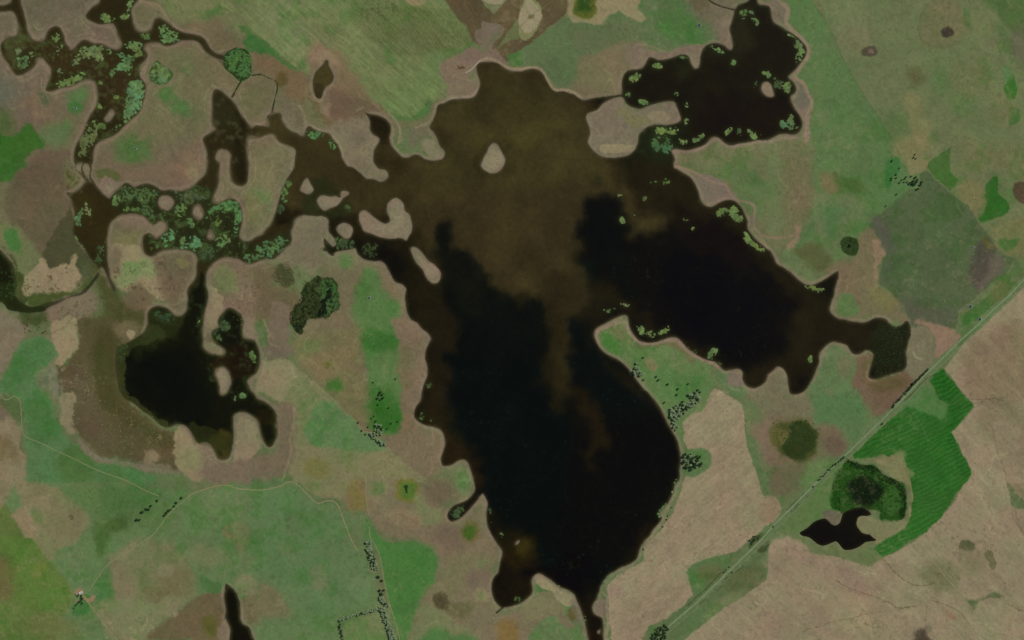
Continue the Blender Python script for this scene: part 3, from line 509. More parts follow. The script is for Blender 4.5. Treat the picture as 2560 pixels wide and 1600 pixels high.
stroke("2 3:156,10 150,20 142,36 135,48 124,62", 2, (132,122,88), .7); stroke("2 3:98,87 88,93 84,101 82,110", 5, (104,112,76), .8); stroke("2 3:89,108 87,120 89,130 90,140 88,156", 4, (132,122,92), .8); paint("2 3:77,116 80,110 86,108 88,120 84,130 78,126", (116,104,86), 3, .9); paint("2 3:84,98 88,98 90,110 82,110", (84,102,66), 3, .8)
paint("2 3:88,98 100,98 100,108 92,112", (134,114,98), 6, .6)
field("2 3:166,88 170,80 190,73 212,66 222,56 242,46 246,30 275,20; 3 2:40,151 74,131 72,128; 2 3:242,40 242,60 236,80 240,92 226,104 210,118 180,136 160,146 150,151 128,190 108,190 134,140 156,126 170,108", (86,104,66), .95)
paint("2 3:166,88 172,80 205,74 195,92 176,110 170,104", (80,108,62), 6, .8); paint("2 3:176,84 200,80 196,92 180,96", (98,96,60), 6, .7); paint("2 3:210,84 236,80 238,96 226,104 208,110 200,100", (86,92,56), 6, .7); paint("2 3:196,110 222,102 214,114 196,130 182,136 182,128", (108,116,78), 5, .8)
paint("2 3:224,56 236,50 242,54 240,66 230,66 224,62", (50,64,34), 3, .85, .5)
# grassland between causeway and dark marsh
field("3 2:30,151 46,134 74,130 62,146 58,170; 3 3:60,20 62,28 46,38 36,46 26,52 4,50 -6,46 14,30 34,10", (88,110,64), .95); paint("3 2:34,134 54,130 58,140 44,151 26,151", (100,118,74), 5, .8)
paint("3 2:8,138 30,134 40,132 30,151; 3 3:22,14 8,16 0,10; 2 2:244,140", (98,90,66), 6, .8); paint("3 3:-4,14 6,18 10,30 0,40 -8,36", (132,116,90), 4, .9)
# tan fields right of the crop
SEF = "3 2:182,24 208,-4 300,-80; S:2720,600 2720,1720 1640,1720; 2 3:150,160 200,120 240,94 242,70; 3 3:2,56 14,50 30,56 50,68 70,74 98,78 110,72 138,58 160,38 176,18 188,-2; 3 2:192,142 172,106 196,82 166,46"
field(SEF, (139,126,100), .97)
paint("3 2:190,20 242,0 260,60 230,80 200,76 180,56", (122,106,82), 12, .8); paint("3 2:230,10 242,10 244,50 230,40", (124,116,82), 8, .6)
paint("3 2:196,84 240,80 246,96 214,98 206,120", (112,104,78), 8, .7); field("3 2:210,100 248,94; S:2720,1080 2720,1440; 3 3:242,52 230,36 226,0; 3 2:222,140 214,120", (128,112,90), .6)
paint("3 3:0,70 60,90 70,120 30,151 0,151", (132,118,94), 14, .6); paint("3 3:60,100 90,110 110,140 60,140", (142,128,96), 14, .5); paint("3 3:20,60 60,74 110,100 90,108 40,84 16,70", (134,112,94), 8, .6)
paint("3 3:160,76 180,84 176,92 182,104 170,106 154,102 144,96 142,86", (104,108,74), 7, .8, .5); paint("3 3:182,58 192,58 193,66 184,67 180,63", (78,84,52), 3, .9, .5); paint("3 3:204,68 212,66 214,80 212,84 208,78", (92,92,62), 2.5, .8, .5); paint("3 3:180,68 204,68 206,84 190,96 180,84", (116,110,80), 9, .6)
paint("3 3:192,112 212,108 222,112 200,115 194,124 186,116 182,110", (86,94,62), 3, .75, .4); paint("3 3:194,122 204,116 228,116 242,128; S:2700,1560 2700,1710 2520,1710", (134,126,96), 5, .7)
paint("3 3:138,146 146,138 152,142 152,160 134,160", (66,56,46), 5, .9, .5); paint("3 3:150,134 156,138 154,146 148,142", (104,108,80), 4, .7); paint("3 3:165,122 172,126 178,132 172,132", (140,96,74), 4, .6, .5)
paint("3 3:224,0 236,12 244,24 244,26 230,24 228,12", (84,98,64), 2, .85); paint("3 3:230,2 246,4 246,20 238,16", (118,106,80), 3, .9)
paint("3 3:-6,44 12,48 18,51 14,54 4,56 -6,60", (96,112,74), 3, .7)
for s_, w_, c_, a_ in (("3 3:104,70 118,84 132,97 146,99 157,96", 2.2, (92,82,58), .8), ("3 3:62,94 84,104 100,110 114,115 124,120 140,119", 2.2, (98,86,62), .8), ("3 3:30,143 60,134 100,125 140,119", 1.8, (112,98,70), .7),
        ("3 3:154,113 170,118 180,124 190,136", 2, (100,88,62), .7), ("3 3:163,95 156,106 154,112", 1.6, (110,100,72), .7), ("3 3:226,116 234,121 242,124", 2.2, (100,90,66), .7),
        ("3 2:190,74 206,74 214,72", 2.6, (92,84,64), .7), ("3 2:190,78 204,77 212,74 224,76", 2, (100,92,70), .7), ("3 2:208,96 212,108 216,124 224,146; 3 3:224,0 230,20 236,40 242,54", 3, (104,98,72), .6), ("3 3:150,118 148,130 150,146", 2, (104,94,70), .7),
        ("3 3:228,2 234,14 244,22", 2, (96,86,62), .7), ("3 3:16,58 30,70 50,86 64,95", 2, (116,100,76), .5), ("0 3:174,140 150,151", 2, (104,96,66), .5), ("3 1:208,0 216,8", 1.5, (100,92,64), .4)):
    stroke(s_, w_, c_, a_, .8, 1.5)
streak(SEF, math.radians(42), 34, 5, .04); streak(SEF, math.radians(48), 110, 16, .045, seed=5); speckle(SEF, (104,92,68), .04, .5); speckle(TF, (108,94,68), .035, .5)
# surroundings of the SE pond
paint("3 3:26,50 40,58 50,64 64,60 72,68 88,64 100,60 102,66 108,72 98,78 78,76 60,72 44,68 30,58 12,50", (96,108,68), 3, .9); paint("3 3:86,32 98,34 112,38 130,38 128,46 112,54 102,60 94,54 84,44", (116,112,80), 3, .95); paint("3 3:52,30 66,30 70,34 66,42 60,42 54,38", (96,88,74), 3, .9, .6)
paint("3 2:74,126 96,133 108,136 118,148 128,151; 3 3:132,4 134,20 132,36 140,30 142,0; 3 2:138,140 120,128 100,132 82,132", (124,116,84), 3, .95)
# emerald crop
CROP = "3 2:164,45 170,54 178,62 186,72 195,80 188,88 172,105 178,118 186,132 192,144 188,151; 3 3:176,14 160,38 148,48 130,60 108,72 99,64 112,54 128,46 134,34 136,16 134,4; 3 2:132,140 128,132 128,124 120,128 112,130 110,126 96,130 82,131 80,127 96,110 110,98 120,90 130,82 146,76 160,68 152,56"
field(CROP, (42,90,30), .98)
paint("3 2:132,62 150,60 160,70 168,78 164,92 156,90 146,86 134,84 126,86 118,88 122,78", (84,112,66), 4, .9); paint("3 2:84,128 90,120 104,106 118,92 130,84 136,88 120,100 104,116 96,128 86,131", (34,84,24), 3, .7); paint("3 2:154,54 164,47 178,64 180,72 164,76 158,66", (30,82,22), 3, .8); paint("3 2:170,82 194,79 186,90 170,104 166,98 176,88", (34,84,26), 3, .8); paint("3 2:170,106 178,118 190,142 184,146 172,122", (30,80,24), 3, .7); paint("3 2:112,130 128,122 130,134 136,146 130,151 118,146 106,134 112,128", (106,116,72), 3, .9)
stripes(CROP, (66,116,54), math.radians(63), 10.6, .42, 3, wav=14); stripes(CROP, (30,78,22), math.radians(63), 10.6, .0, 3)
paint("3 2:104,138 118,128 130,138; 3 3:132,0 136,20 132,6", (122,116,82), 3, .6); stroke("3 2:170,78 166,100", 2.5, (78,116,62), .6); stroke("3 2:132,84 140,92 148,108 150,114", 3, (84,110,70), .5)
paint("3 2:120,92 128,86 134,92", (70,96,52), 3, .5)
# dark thicket marsh
THICK = "3 2:74,131 80,134 86,137 92,138 98,137 102,140 106,143 112,147 118,150; 3 3:124,2 128,5 130,14 130,24 129,33 126,36 120,37 112,36 104,34 106,30 100,28 90,27 80,29 70,31 66,28 60,25 59,18 61,12 60,4 62,0; 3 2:64,146 70,138"
paint(THICK, (34,70,20), 3.5, .97, .5); paint("3 2:78,140 96,142 104,151; 3 3:90,-4 70,10 68,26 62,24 60,10; 3 2:66,146", (36,70,20), 5, .8, .5); paint("3 3:76,2 94,-4 106,6 106,16 96,22 84,22 78,12", (14,22,10), 7, .95, .7); paint("3 3:112,6 124,8 127,20 122,30 112,32 108,22", (54,88,36), 4, .8, .6); speckle(THICK, (16,34,10), .14, .6)
stroke("3 2:76,133 90,139 100,140 108,146 116,151; 3 3:122,3 128,8 129,22 127,34", 5, (26,34,18), .7, 1.2, 2.5)
# marshy end of the east arm is land-edge only; oval thickets
paint("1 1:22,96 30,98 35,104 35,112 31,119 24,120 18,115 16,106 19,98", (62,64,38), 3.5, .85, .4); speckle("1 1:18,98 34,98 34,118 20,118", (36,44,18), .2, .7)
paint("1 1:100,92 122,98 140,120 144,140; 1 2:158,10 166,20 160,40 158,70 150,92 176,106 178,120 174,140 150,150; 1 3:200,20 180,20 160,0 100,0; 1 2:100,120 50,60 40,10; 1 1:60,100 60,90", (112,102,76), 8, .95)
paint("1 1:70,88 80,84 94,86 96,100 80,104 66,96", (112,110,78), 5, .7); paint("1 1:78,90 86,88 88,100 80,102", (96,116,70), 3, .8)
paint("1 1:34,64 46,56 56,56 66,60 62,72 60,88 44,96 28,92 30,82", (116,104,84), 5, .8); paint("1 1:36,58 44,55 48,60 44,66 38,68", (120,114,82), 3, .8); paint("1 1:52,66 60,66 60,72", (134,120,98), 3, .7)
paint("1 1:0,96 16,96 18,118 40,124 40,136 32,151; 1 2:0,0; 1 1:0,151", (100,88,64), 6, .85, .5); speckle("1 1:0,100 44,98 42,128 32,151 0,151", (150,134,98), .1, .6); speckle("1 1:0,96 40,96 32,151 0,151", (72,62,42), .15, .5)
paint("1 1:44,94 54,94 58,102 54,108 46,106 42,100", (118,112,86), 3, .8); paint("1 1:16,134 28,134 30,151; 1 2:28,30 10,28; 1 1:12,151", (114,100,82), 4, .85)
paint("1 1:100,106 110,102 118,120 130,128 136,142 138,151; 1 2:130,0 134,30 136,60 138,90 138,100 126,108 104,100 104,60 100,30 96,10; 1 1:90,151 92,130", (82,112,62), 5, .95, .3)
paint("1 2:100,10 128,12 132,26 118,28 100,26", (52,96,38), 5, .8); paint("1 2:104,60 128,66 138,94 130,106 118,104 104,100", (58,98,40), 6, .8); paint("1 2:112,78 136,84 134,100 122,104", (46,96,32), 6, .7)
paint("1 2:40,16 90,6 98,20 96,48 104,62 104,96 96,96 60,60 44,44 34,30", (108,102,68), 8, .9); paint("1 2:46,20 60,14 58,30 44,30", (90,108,62), 8, .7); paint("1 2:66,60 76,52 82,60 76,68 66,68", (64,102,44), 5, .9); paint("1 2:50,30 90,24 92,48 70,52 54,46", (120,104,74), 8, .7); paint("1 2:62,40 72,38 72,44 64,44", (98,94,42), 3, .7); paint("1 2:44,42 52,52 66,66 84,84 100,98 94,100 66,74 44,52", (84,104,58), 5, .6)
field("1 2:24,34 42,48 70,72 100,100 124,121 140,136 160,150; 1 3:140,10 100,20 60,16 36,0; 1 2:30,140 34,90 24,76 0,66 0,52 8,40", (116,116,80), .97)
paint("1 2:4,38 24,36 40,48 32,64 24,76 8,72 0,64 2,50", (132,124,92), 4, .9); paint("1 2:48,90 54,78 70,76 88,90 108,108 122,120 104,124 80,120 60,120 46,108", (92,118,74), 4, .95); paint("1 2:36,50 60,70 54,80 40,86 36,70", (106,116,76), 6, .7)
paint("1 2:34,120 60,122 60,140 40,151 30,151", (122,114,82), 6, .7); paint("1 2:46,132 62,132 70,142 64,151; 1 3:56,0; 1 2:44,144", (112,108,62), 5, .85); paint("1 2:100,126 140,136 150,150 110,151", (122,116,82), 6, .7); stroke("1 2:120,128 124,150", 2, (104,102,64), .5)
paint("1 2:16,80 34,80 36,110 32,140 16,151 0,151 0,124 16,122 20,104", (112,98,78), 5, .95); stroke("1 2:34,82 35,92 33,104 31,120 30,132 28,142 24,151", 3.5, (140,122,96), .85)
paint("1 2:2,22 30,24 34,34 10,36", (110,96,80), 4, .8); stroke("1 2:6,0 12,8 12,18 16,23 22,24", 2.6, (150,134,98), .8); stroke("1 2:9,34 6,46 2,54", 4, (140,122,100), .8); stroke("1 2:50,14 42,22 36,32", 2.5, (130,112,86), .6)
paint("0 2:222,90 230,88 238,92 242,98; 1 2:2,100; 0 2:242,126 222,132 221,110", (130,118,92), 4, .9); stroke("0 2:224,108 223,120 222,132", 3.5, (152,138,108), .8)
paint("1 2:128,0 150,0 162,12 166,20 160,40 160,56 154,76 148,88 140,80 138,50 134,20", (116,102,80), 4, .85); paint("1 2:136,24 146,24 146,50 144,66 138,60", (100,98,64), 5, .7)
paint("1 2:128,106 148,92 170,102 178,112 176,140 160,150 140,130 126,118", (112,100,76), 6, .8); paint("1 2:138,84 148,86 148,104 136,104", (120,100,74), 5, .7)
# marsh thicket with open water
TH2 = "1 1:56,109 62,110 70,111 76,113 78,118 78,126 78,136 76,142 70,147 64,150 52,150; 1 2:48,0 47,5 43,8 40,11 36,8 32,2; 1 1:32,146 33,142 36,138 41,132 43,124 45,116 50,112"
paint(TH2, (50,60,28), 1.6, .97, .4); paint("1 1:58,111 76,114 78,134 72,146 64,148 62,130 58,120", (66,98,52), 3, .9, .5); speckle(TH2, (20,26,12), .3, .8)
paint("1 1:66,126 70,120 74,124 70,128 66,134 64,142 62,150 56,146 60,138", (12,20,14), 1.5, .95, .6)
# --- south: grassland
SG = "0 3:24,0 180,10 220,4 242,8; 1 3:20,6 36,2 50,16 60,22 74,20 82,40 92,62 104,60 112,90 118,118 100,126 80,134 80,151 80,190; 0 3:200,190 120,190 0,190 -20,190 -40,0"
field(SG, (94,114,72), .97)
paint("0 3:-40,20 0,20 34,60 66,100 60,130 50,151 -40,190", (90,106,54), 3, .95, .2); paint("0 3:0,50 24,56 34,62 46,78 60,98 56,124 30,120 10,110 0,90", (86,112,50), 10, .7); paint("0 3:-30,68 8,72 12,100 4,114 -30,112", (100,92,58), 8, .8); paint("0 3:30,130 60,126 76,151 30,151", (102,104,62), 8, .7)
paint("0 3:16,0 52,6 60,14 76,26 82,38 76,56 54,68 52,74 44,74 28,54 10,32 20,22", (118,114,80), 4, .95, .3); paint("0 3:12,30 26,24 30,40 36,50 28,56 18,44", (136,122,92), 4, .8, .4); paint("0 3:14,-4 26,4 28,14 46,14 46,30 36,28 20,18", (130,118,88), 6, .7); paint("0 3:26,26 38,22 40,36 30,38", (106,116,76), 6, .7); paint("0 3:64,32 68,31 69,35 66,36", (88,88,56), 2, .9)
paint("0 3:-30,-6 10,-6 8,12 0,26 -30,30", (128,114,88), 4, .8)
paint("0 3:60,10 110,0 150,20 170,14 150,40 120,46 100,70 90,66 94,40 80,30", (86,110,64), 8, .8); paint("0 3:92,6 110,4 130,10 126,40 104,48 96,30", (72,100,54), 10, .8); paint("0 3:100,38 120,36 118,46 104,48", (66,90,42), 4, .8); paint("0 3:90,50 100,48 102,62 96,72 88,62", (68,92,44), 6, .8); paint("0 3:120,6 160,6 150,18 128,18", (74,104,58), 8, .7)
paint("0 3:80,80 100,78 106,100 104,114 92,116 84,104 66,96 56,80", (84,112,68), 5, .7); paint("0 3:84,104 100,94 106,104 104,114 94,116", (72,108,60), 3, .8); paint("0 3:64,128 72,112 82,108 84,122 70,128", (60,106,52), 4, .85)
paint("0 3:104,72 126,58 160,58 176,74 184,96 186,108 176,118 160,134 140,151 110,151 96,134 88,118 104,116 106,98", (112,112,78), 6, .95); paint("0 3:104,76 116,80 128,110 108,108", (118,110,82), 8, .6); paint("0 3:150,90 178,84 184,106 160,106 140,102", (104,98,64), 8, .6); paint("0 3:90,114 150,112 176,112 176,122 150,136 140,151 112,151 100,136", (118,120,84), 5, .7)
paint("0 3:176,118 190,108 212,106 214,128 218,140 217,151 140,151 152,136", (102,90,64), 4, .95); paint("0 3:190,130 204,128 206,144 196,146", (82,86,34), 5, .8); paint("0 3:212,130 217,133 218,142 217,151 208,151 204,142", (122,108,88), 3, .8); paint("0 3:226,112 242,108 242,136 236,136 228,130", (104,92,66), 5, .85); speckle("0 3:110,124 160,116 150,151 100,151", (150,136,98), .08, .5)
paint("0 3:210,44 228,38 238,48 232,62 226,66 220,56 210,54", (112,104,70), 4, .8); paint("0 3:180,60 218,62 216,74 200,82 184,80", (118,114,80), 8, .5); paint("0 3:190,86 194,90 200,96 208,96 208,106 196,106 190,98", (76,108,60), 2, .9); paint("0 3:216,88 222,86 224,98 218,98", (76,108,60), 2, .9); paint("0 3:218,90 240,90 242,108 226,108", (124,116,86), 5, .7)
paint("0 3:200,30 240,44; 1 3:6,48 8,56 0,62; 0 3:230,66 210,40", (84,112,66), 6, .5); paint("1 3:0,46 7,50 8,56 4,60 -6,58", (62,102,44), 2, .9)
paint("1 3:52,82 64,80 66,94 62,102 50,102 54,92", (142,116,90), 2, .95, .2); paint("1 3:20,60 32,62 34,72 28,74", (126,112,82), 3, .7); paint("1 3:107,78 111,88 104,88", (136,112,88), 2, .85)
paint("1 3:0,98 18,104 28,118 34,128 14,130 0,128", (112,104,74), 5, .8); stroke("1 3:0,96 10,101 18,106 22,114", 3.5, (128,108,82), .6)
paint("1 3:0,10 40,10 60,26 80,30 86,60 100,80 110,100 100,120 70,130 40,130 30,100 0,80", (88,114,72), 12, .7)
paint("0 3:70,106 77,101 79,110 84,112 92,107 86,116 80,114 76,108", (146,112,88), 2, .85, .4); paint("0 3:69,112 74,113 72,116", (136,108,84), 2, .7)
for s_, c_, a_ in (("0 3:88,40 96,38 100,50 98,62 92,70 88,58", (70,96,48), .6), ("0 3:146,36 162,24 170,22 160,40 150,52 140,50", (84,108,62), .6), ("0 3:118,62 126,58 120,72 112,74", (128,120,88), .7), ("0 3:122,66 130,60 134,64 124,74", (106,112,76), .6),
    ("0 3:148,80 160,82 164,90 150,90", (122,122,88), .6), ("0 3:130,96 150,94 152,106 134,106", (104,112,72), .6), ("0 3:134,100 156,102 150,114 138,112", (100,94,62), .5), ("0 3:4,76 14,84 10,96 0,92", (100,100,54), .6), ("0 3:36,78 46,80 42,92 30,90", (102,112,52), .6),
    ("0 3:96,118 110,112 126,116 118,126 104,126", (118,120,86), .6), ("0 3:160,118 172,114 168,124 154,130", (126,118,90), .6), ("1 3:26,34 40,30 50,40 44,52 30,48", (82,106,64), .5), ("1 3:60,60 78,56 84,70 70,78", (84,108,66), .5), ("1 3:86,96 104,92 106,108 92,114", (104,124,84), .5), ("1 3:38,104 50,96 60,110 46,118", (98,120,78), .5)):
    paint(s_, c_, 4, a_)
speckle("0 3:110,124 150,118 170,122 160,134 130,144 104,140", (140,132,100), .07, .5); speckle("1 3:4,16 90,36 100,110 10,120", (74,98,58), .05, .4)
# green wedge and crops to the right of the tree belt
field("1 3:103,38 108,38 114,52 124,60 136,58 150,57 166,64 172,72 168,90 168,98 162,104 156,118 150,128 150,160 150,190 136,190 134,151 128,128 122,100 118,76 110,56", (72,112,56), .95)
paint("1 3:124,72 166,68 166,96 150,120 140,140 130,110", (66,108,50), 10, .7); paint("1 3:100,34 106,34 112,56 108,60 100,50", (76,110,60), 3, .7)
paint("1 3:80,20 100,0 140,0 170,20 200,28 216,30 222,52 230,64 228,80 224,92 220,110 230,124 250,124; 2 3:30,120 50,126 70,150 76,190; 1 3:150,190 150,128 160,104 170,96 172,70 160,58 130,54 112,44 100,30", (116,104,80), 5, .92)
paint("1 3:86,6 98,0 102,16 104,28 94,30 86,22", (114,104,60), 5, .9); paint("1 3:106,0 124,0 122,8 112,14 106,10", (108,114,76), 5, .8); paint("1 3:131,16 136,20 146,20 150,12 150,2 146,-2 134,-2 131,8", (104,104,46), 3, .9); paint("1 3:136,2 148,2 148,12 144,18 138,16", (74,106,44), 3, .8); paint("1 3:139,5 142,4 142,10 143,12 140,11", (26,44,16), 1.5, .9)
paint("1 3:148,16 158,15 164,24 174,28 175,36 168,41 156,40 150,30", (112,116,78), 3, .9); paint("1 3:124,28 150,28 158,40 146,42 130,38", (128,114,86), 5, .8); paint("1 3:156,0 180,0 186,16 170,26 158,12", (100,84,68), 8, .6); paint("1 3:168,40 186,40 196,52 196,64 180,66 168,52", (104,88,72), 8, .7)
paint("1 3:194,42 202,38 210,46 208,56 200,60 194,54", (94,90,46), 5, .9); paint("1 3:197,46 204,44 207,50 203,58 198,56", (66,92,32), 3, .9); paint("1 3:176,80 200,66 220,72 222,82 210,90 190,96 176,92", (112,108,76), 6, .8); paint("1 3:206,74 218,76 218,84 208,84", (108,116,78), 5, .7)
paint("1 3:198,86 218,84 222,92 220,106 206,102 196,96", (112,96,80), 6, .8); paint("1 3:204,104 216,102 218,114 208,114", (126,118,84), 4, .8); paint("1 3:208,106 214,105 214,112 209,112", (102,112,74), 2, .7)
paint("1 3:164,112 166,107 174,105 181,110 182,118 176,122 168,119", (72,68,44), 3, .95, .2); paint("1 3:178,118 196,114 206,120 196,132 184,130", (92,90,58), 5, .8); paint("1 3:150,124 166,120 186,134 208,144 206,160 206,190 150,190", (108,114,76), 5, .9); paint("1 3:156,150 170,136 186,146 204,148 204,170 150,170", (72,110,58), 5, .85, .4); paint("1 3:168,96 184,92 194,100 184,112 170,104 162,110", (108,106,72), 6, .7)
paint("1 2:188,140 196,134 202,146; 1 3:202,2 198,12 190,10", (104,112,76), 3, .9); paint("1 2:192,142 196,140 200,151; 1 3:196,8 190,6", (84,112,62), 3, .8)
paint("2 3:20,92 24,89 30,92 44,102 56,108 59,112 52,118 44,114 34,104 24,98", (142,132,100), 2, .95, .2); paint("2 3:18,108 30,102 46,116 52,124 36,126 20,134 8,124", (122,112,82), 4, .8); paint("2 3:20,140 34,130 42,132 54,140 60,136 68,144 72,170 14,170", (92,114,70), 3, .9, .4); paint("2 3:52,120 58,118 62,128 56,132 52,128", (92,80,40), 3, .8); paint("2 3:-12,132 4,136 4,160 -12,160", (116,98,52), 5, .8); paint("2 3:54,112 62,112 68,130 62,134 56,126", (110,96,84), 3, .6); stroke("2 3:25,104 22,112 20,117", 2, (140,128,98), .6); stroke("2 3:12,137 22,130 32,124", 2.5, (136,120,92), .6)
field("1 3:84,134 100,128 118,124 124,151 130,190 86,190 82,151", (104,118,74), .9)
# NW shore of the plateau by left edge + fence lines
stroke("1 2:24,34 42,48 70,72 100,100 124,121 140,136 160,151", 1.8, (128,122,88), .6, .8, .3, True); stroke("3 0:42,2 58,26 72,60 90,90 105,112 125,148", 2, (76,96,56), .7, .8, .3, True)
stroke("3 1:150,8 172,31 188,42 206,68 216,82", 2, (112,104,74), .6, .8, .3, True); stroke("0 1:70,40 60,56 50,72 40,94", 1.6, (80,72,52), .5, .8, .3, True); stroke("0 3:20,36 66,98", 1.5, (100,104,66), .5, .8, .5, True)
stroke("0 0:205,2 228,16; 1 0:0,32 40,66 54,72", 1.8, (86,98,58), .6, .8, .3, True); stroke("1 0:180,0 204,38 188,52", 2, (92,98,62), .5, .8, .3, True)
# causeway verge
stroke("2 3:128,158 146,140 172,118 200,91 235,57 242,49; 3 3:6,42 28,20 48,0; 3 2:74,127 110,92 128,74 150,50 165,36 182,19 200,3; 3 1:212,142 228,128 246,108 266,88", 15, (92,112,74), .85, 1.2, .6, True)
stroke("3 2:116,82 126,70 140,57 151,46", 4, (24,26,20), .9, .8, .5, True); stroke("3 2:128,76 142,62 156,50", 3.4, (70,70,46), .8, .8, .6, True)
stroke("2 3:166,118 184,100 198,86", 3, (58,66,42), .7, .8, 1.0, True); stroke("2 3:176,118 190,104 206,90 218,80", 3.4, (54,64,40), .75, .8, 1.2, True); stroke("3 3:16,28 34,12", 3, (66,76,50), .7, .8, .6, True); stroke("3 3:20,30 40,12", 2.4, (70,70,50), .6, .8, .6, True)
stroke("3 1:212,136 226,124 242,104", 2, (112,90,60), .7, .8, .6, True); stroke("3 1:218,140 232,126 246,112", 2, (108,96,70), .7, .8, .6, True)

stroke("3 0:4,-4 12,3 18,6 18,14 16,22 22,28 30,35 36,42 38,50 34,58 28,66 25,73 32,78 38,88 42,96 38,106 37,118 38,128 34,134", 9, (134,118,96), .85, 1.5, 2)
paint("3 0:0,2 14,3 17,10 16,20 8,20 2,12", (112,102,84), 3, .9); paint("3 0:26,78 34,84 39,94 36,104 28,104 23,96 22,90 26,86", (110,102,88), 2.5, .9); paint("3 0:28,104 38,104 38,126 32,130 34,116", (126,110,92), 3, .9)
stroke("2 0:150,144 160,143 176,141 188,134 194,131 204,137 222,136 236,133; 3 0:0,134 14,130 28,130", 5, (130,114,96), .8, 1.5, 2)
paint("2 0:108,42 124,44 144,50 160,42 176,40 182,46 178,62 172,62 166,52 144,57 130,54 124,62 114,66 108,60", (118,102,86), 4, .8); paint("2 0:192,20 206,14 206,28 208,42 204,44 196,38", (116,104,86), 4, .8)
for nm_, s_ in ISLETS.items():
    P_ = shape(s_, w=.8); c_ = P_.mean(0); P_ = c_ + (P_ - c_) * 1.25
    paint(P_, (128, 116, 94) if nm_ in ('pear', 'tri', 'twin', 'horse', 'slug', 'lag') else (120, 104, 88), 1.5, .95, .1, False, 0)
    paint(c_ + (P_ - c_) * .45, (132, 124, 96), 4, .6)
paint(E_ISLAND, (118, 104, 88), 3, .8, .4); paint(CAPE, (114, 102, 82), 5, .7)
paint("2 0:98,102 110,102 118,108 128,108 138,110 128,116 120,120 114,120 104,110", (114,108,76), 2, .85, .2, False, 0); paint("2 0:128,106 142,104 150,112 138,115 130,114", (132,120,94), 2, .9, .2, False, 0); paint("2 0:84,136 110,136 118,138 112,143 86,144", (136,126,94), 1.5, .95, .1, False, 0)
# ragged edges between the vegetation patches: displace the colours a little, most in the western marsh country
def warpf(A, amp, sc, seed, wgt):
    a = (fbm(sc, seed, 4, .7) - .5) * wgt; b = (fbm(sc, seed + 1, 4, .7) - .5) * wgt
    ii = np.clip(np.arange(NX)[None] + a * 2 * amp / STEP, 0, NX - 1).astype(int); jj = np.clip(np.arange(NY)[:, None] + b * 2 * amp / STEP, 0, NY - 1).astype(int)
    return A[jj, ii]
wgt = np.clip(.18 + .9 * np.clip((1250 - gx[None, :]) / 300, 0, 1) * np.clip((1280 - gy[:, None]) / 200, 0, 1) + .5 * np.clip((1280 - gx[None, :]) / 200, 0, 1), 0, 1)
for s_ in (FN, "1.5 0:57,-30 205,-30 200,-4 171,12 150,30 116,58 82,33"):
    sl_, m_ = mask(s_, 10, 0, True); wgt[sl_] *= 1 - .85 * m_
C = warpf(warpf(C, 4.5, 40, 501, wgt), 3.6, 13, 511, wgt)
# ---------------------------------------------------------------- shore mud, general mottling
west = np.clip((1150 - gx[None, :]) / 200, 0, 1) * np.clip((1250 - gy[:, None]) / 150, 0, 1)
wid = .5 + .5 * N_ALT + .30 * west
W12 = blur(WATER, 12)
sh = sstep(.04, .30, (.45 * WN + .40 * W12 + .25 * WW) * wid + .12 * (N_MED - .5) * np.clip(8 * WW, 0, 1)) * (1 - .2 * N_ALT)
sh = sh * (1 - sstep(.6, .9, N_MID) * .4)
X_, Y_ = np.meshgrid(gx, gy)
LB = (LABEL == 7) | (LABEL == 9) | (LABEL == 10) | (LABEL == 11)
sh = np.where(LB, sh * .15, sh)
NS = np.zeros((NY, NX), np.float32)
for s_ in ("0 2:60,-20 130,-20 130,40 126,60 130,72 150,90 168,94 168,120 120,120 70,100", "0 1:-60,70 -5,84 10,96 18,110 20,130 40,132 70,124 88,110 96,108 92,116 80,130 60,138 30,148 -60,146", "0 1:60,36 72,36 76,50 74,70 90,94 96,106 86,104 66,84 62,60", "3 2:98,10 100,56 136,56 150,20 134,2", "0 1:64,60 84,60 90,110 112,130 140,151 90,151 40,151 20,130 16,100"):
    sl_, m_ = mask(s_, 8, .2); NS[sl_] = np.maximum(NS[sl_], m_)
sh = sh * (1 - NS)
C = mix(C, np.array((120, 107, 87.), np.float32) * (1 + .10 * (N_MED[..., None] - .5)), sh * .84)
rim = np.exp(-((WN - .17) / .05) ** 2) * (N_ALT > .35) * sstep(.3, .6, N_MED)
C = mix(C, np.array((138, 122, 100.), np.float32), np.where(LB, 0, rim * .35 * (1 - NS)).astype(np.float32))
def beach(s_, w_, c_, a_=.8): stroke(s_, w_, c_, a_, 1.4, 1.2)
beach("1.5 0:89,60 96,55.5 105,57 112,61 119,64.5 128,65.5 138,64 146,64 151,69 155,77 160,84 166,85 174,85 182,89 187,93", 6, (142,125,100), .9)
beach("2 2:108,2 110,9 114,15 120,20 128,22 138,21 146,19 155,18.5 160,23 168,30 178,36 188,40 197,46", 6.5, (132,114,94)); beach("2 2:108,2 98,3 86,8 80,12 80,18 83,26", 5, (132,116,94))
beach("3 0:13,3 18,8 17,20 24,29 32,37 37,44 37,51 33,60 27,68", 8, (134,117,96)); beach("3 0:26,74 34,80 39,90 41,98 37,108 36,120 36,130", 6, (138,120,100)); beach("2 0:150,144 160,143 176,141 188,134 194,131 204,137 222,136 236,133; 3 0:0,134 14,130 28,130", 5, (130,114,96))
beach("2 1:152,6 166,9 180,16 192,22 202,24 206,32 214,38 226,41 229,47 228,62 234,70; 3 1:0,84 6,92 12,101 22,109 32,117", 4.5, (134,115,96)); beach("1 0:180,95 190,92 203,91 209,84", 5, (136,122,102)); beach("1 0:178,96 172,101 170,110 166,119", 5, (134,120,98)); beach("1 0:126,106 132,113 136,124 134,136", 4, (134,122,98))
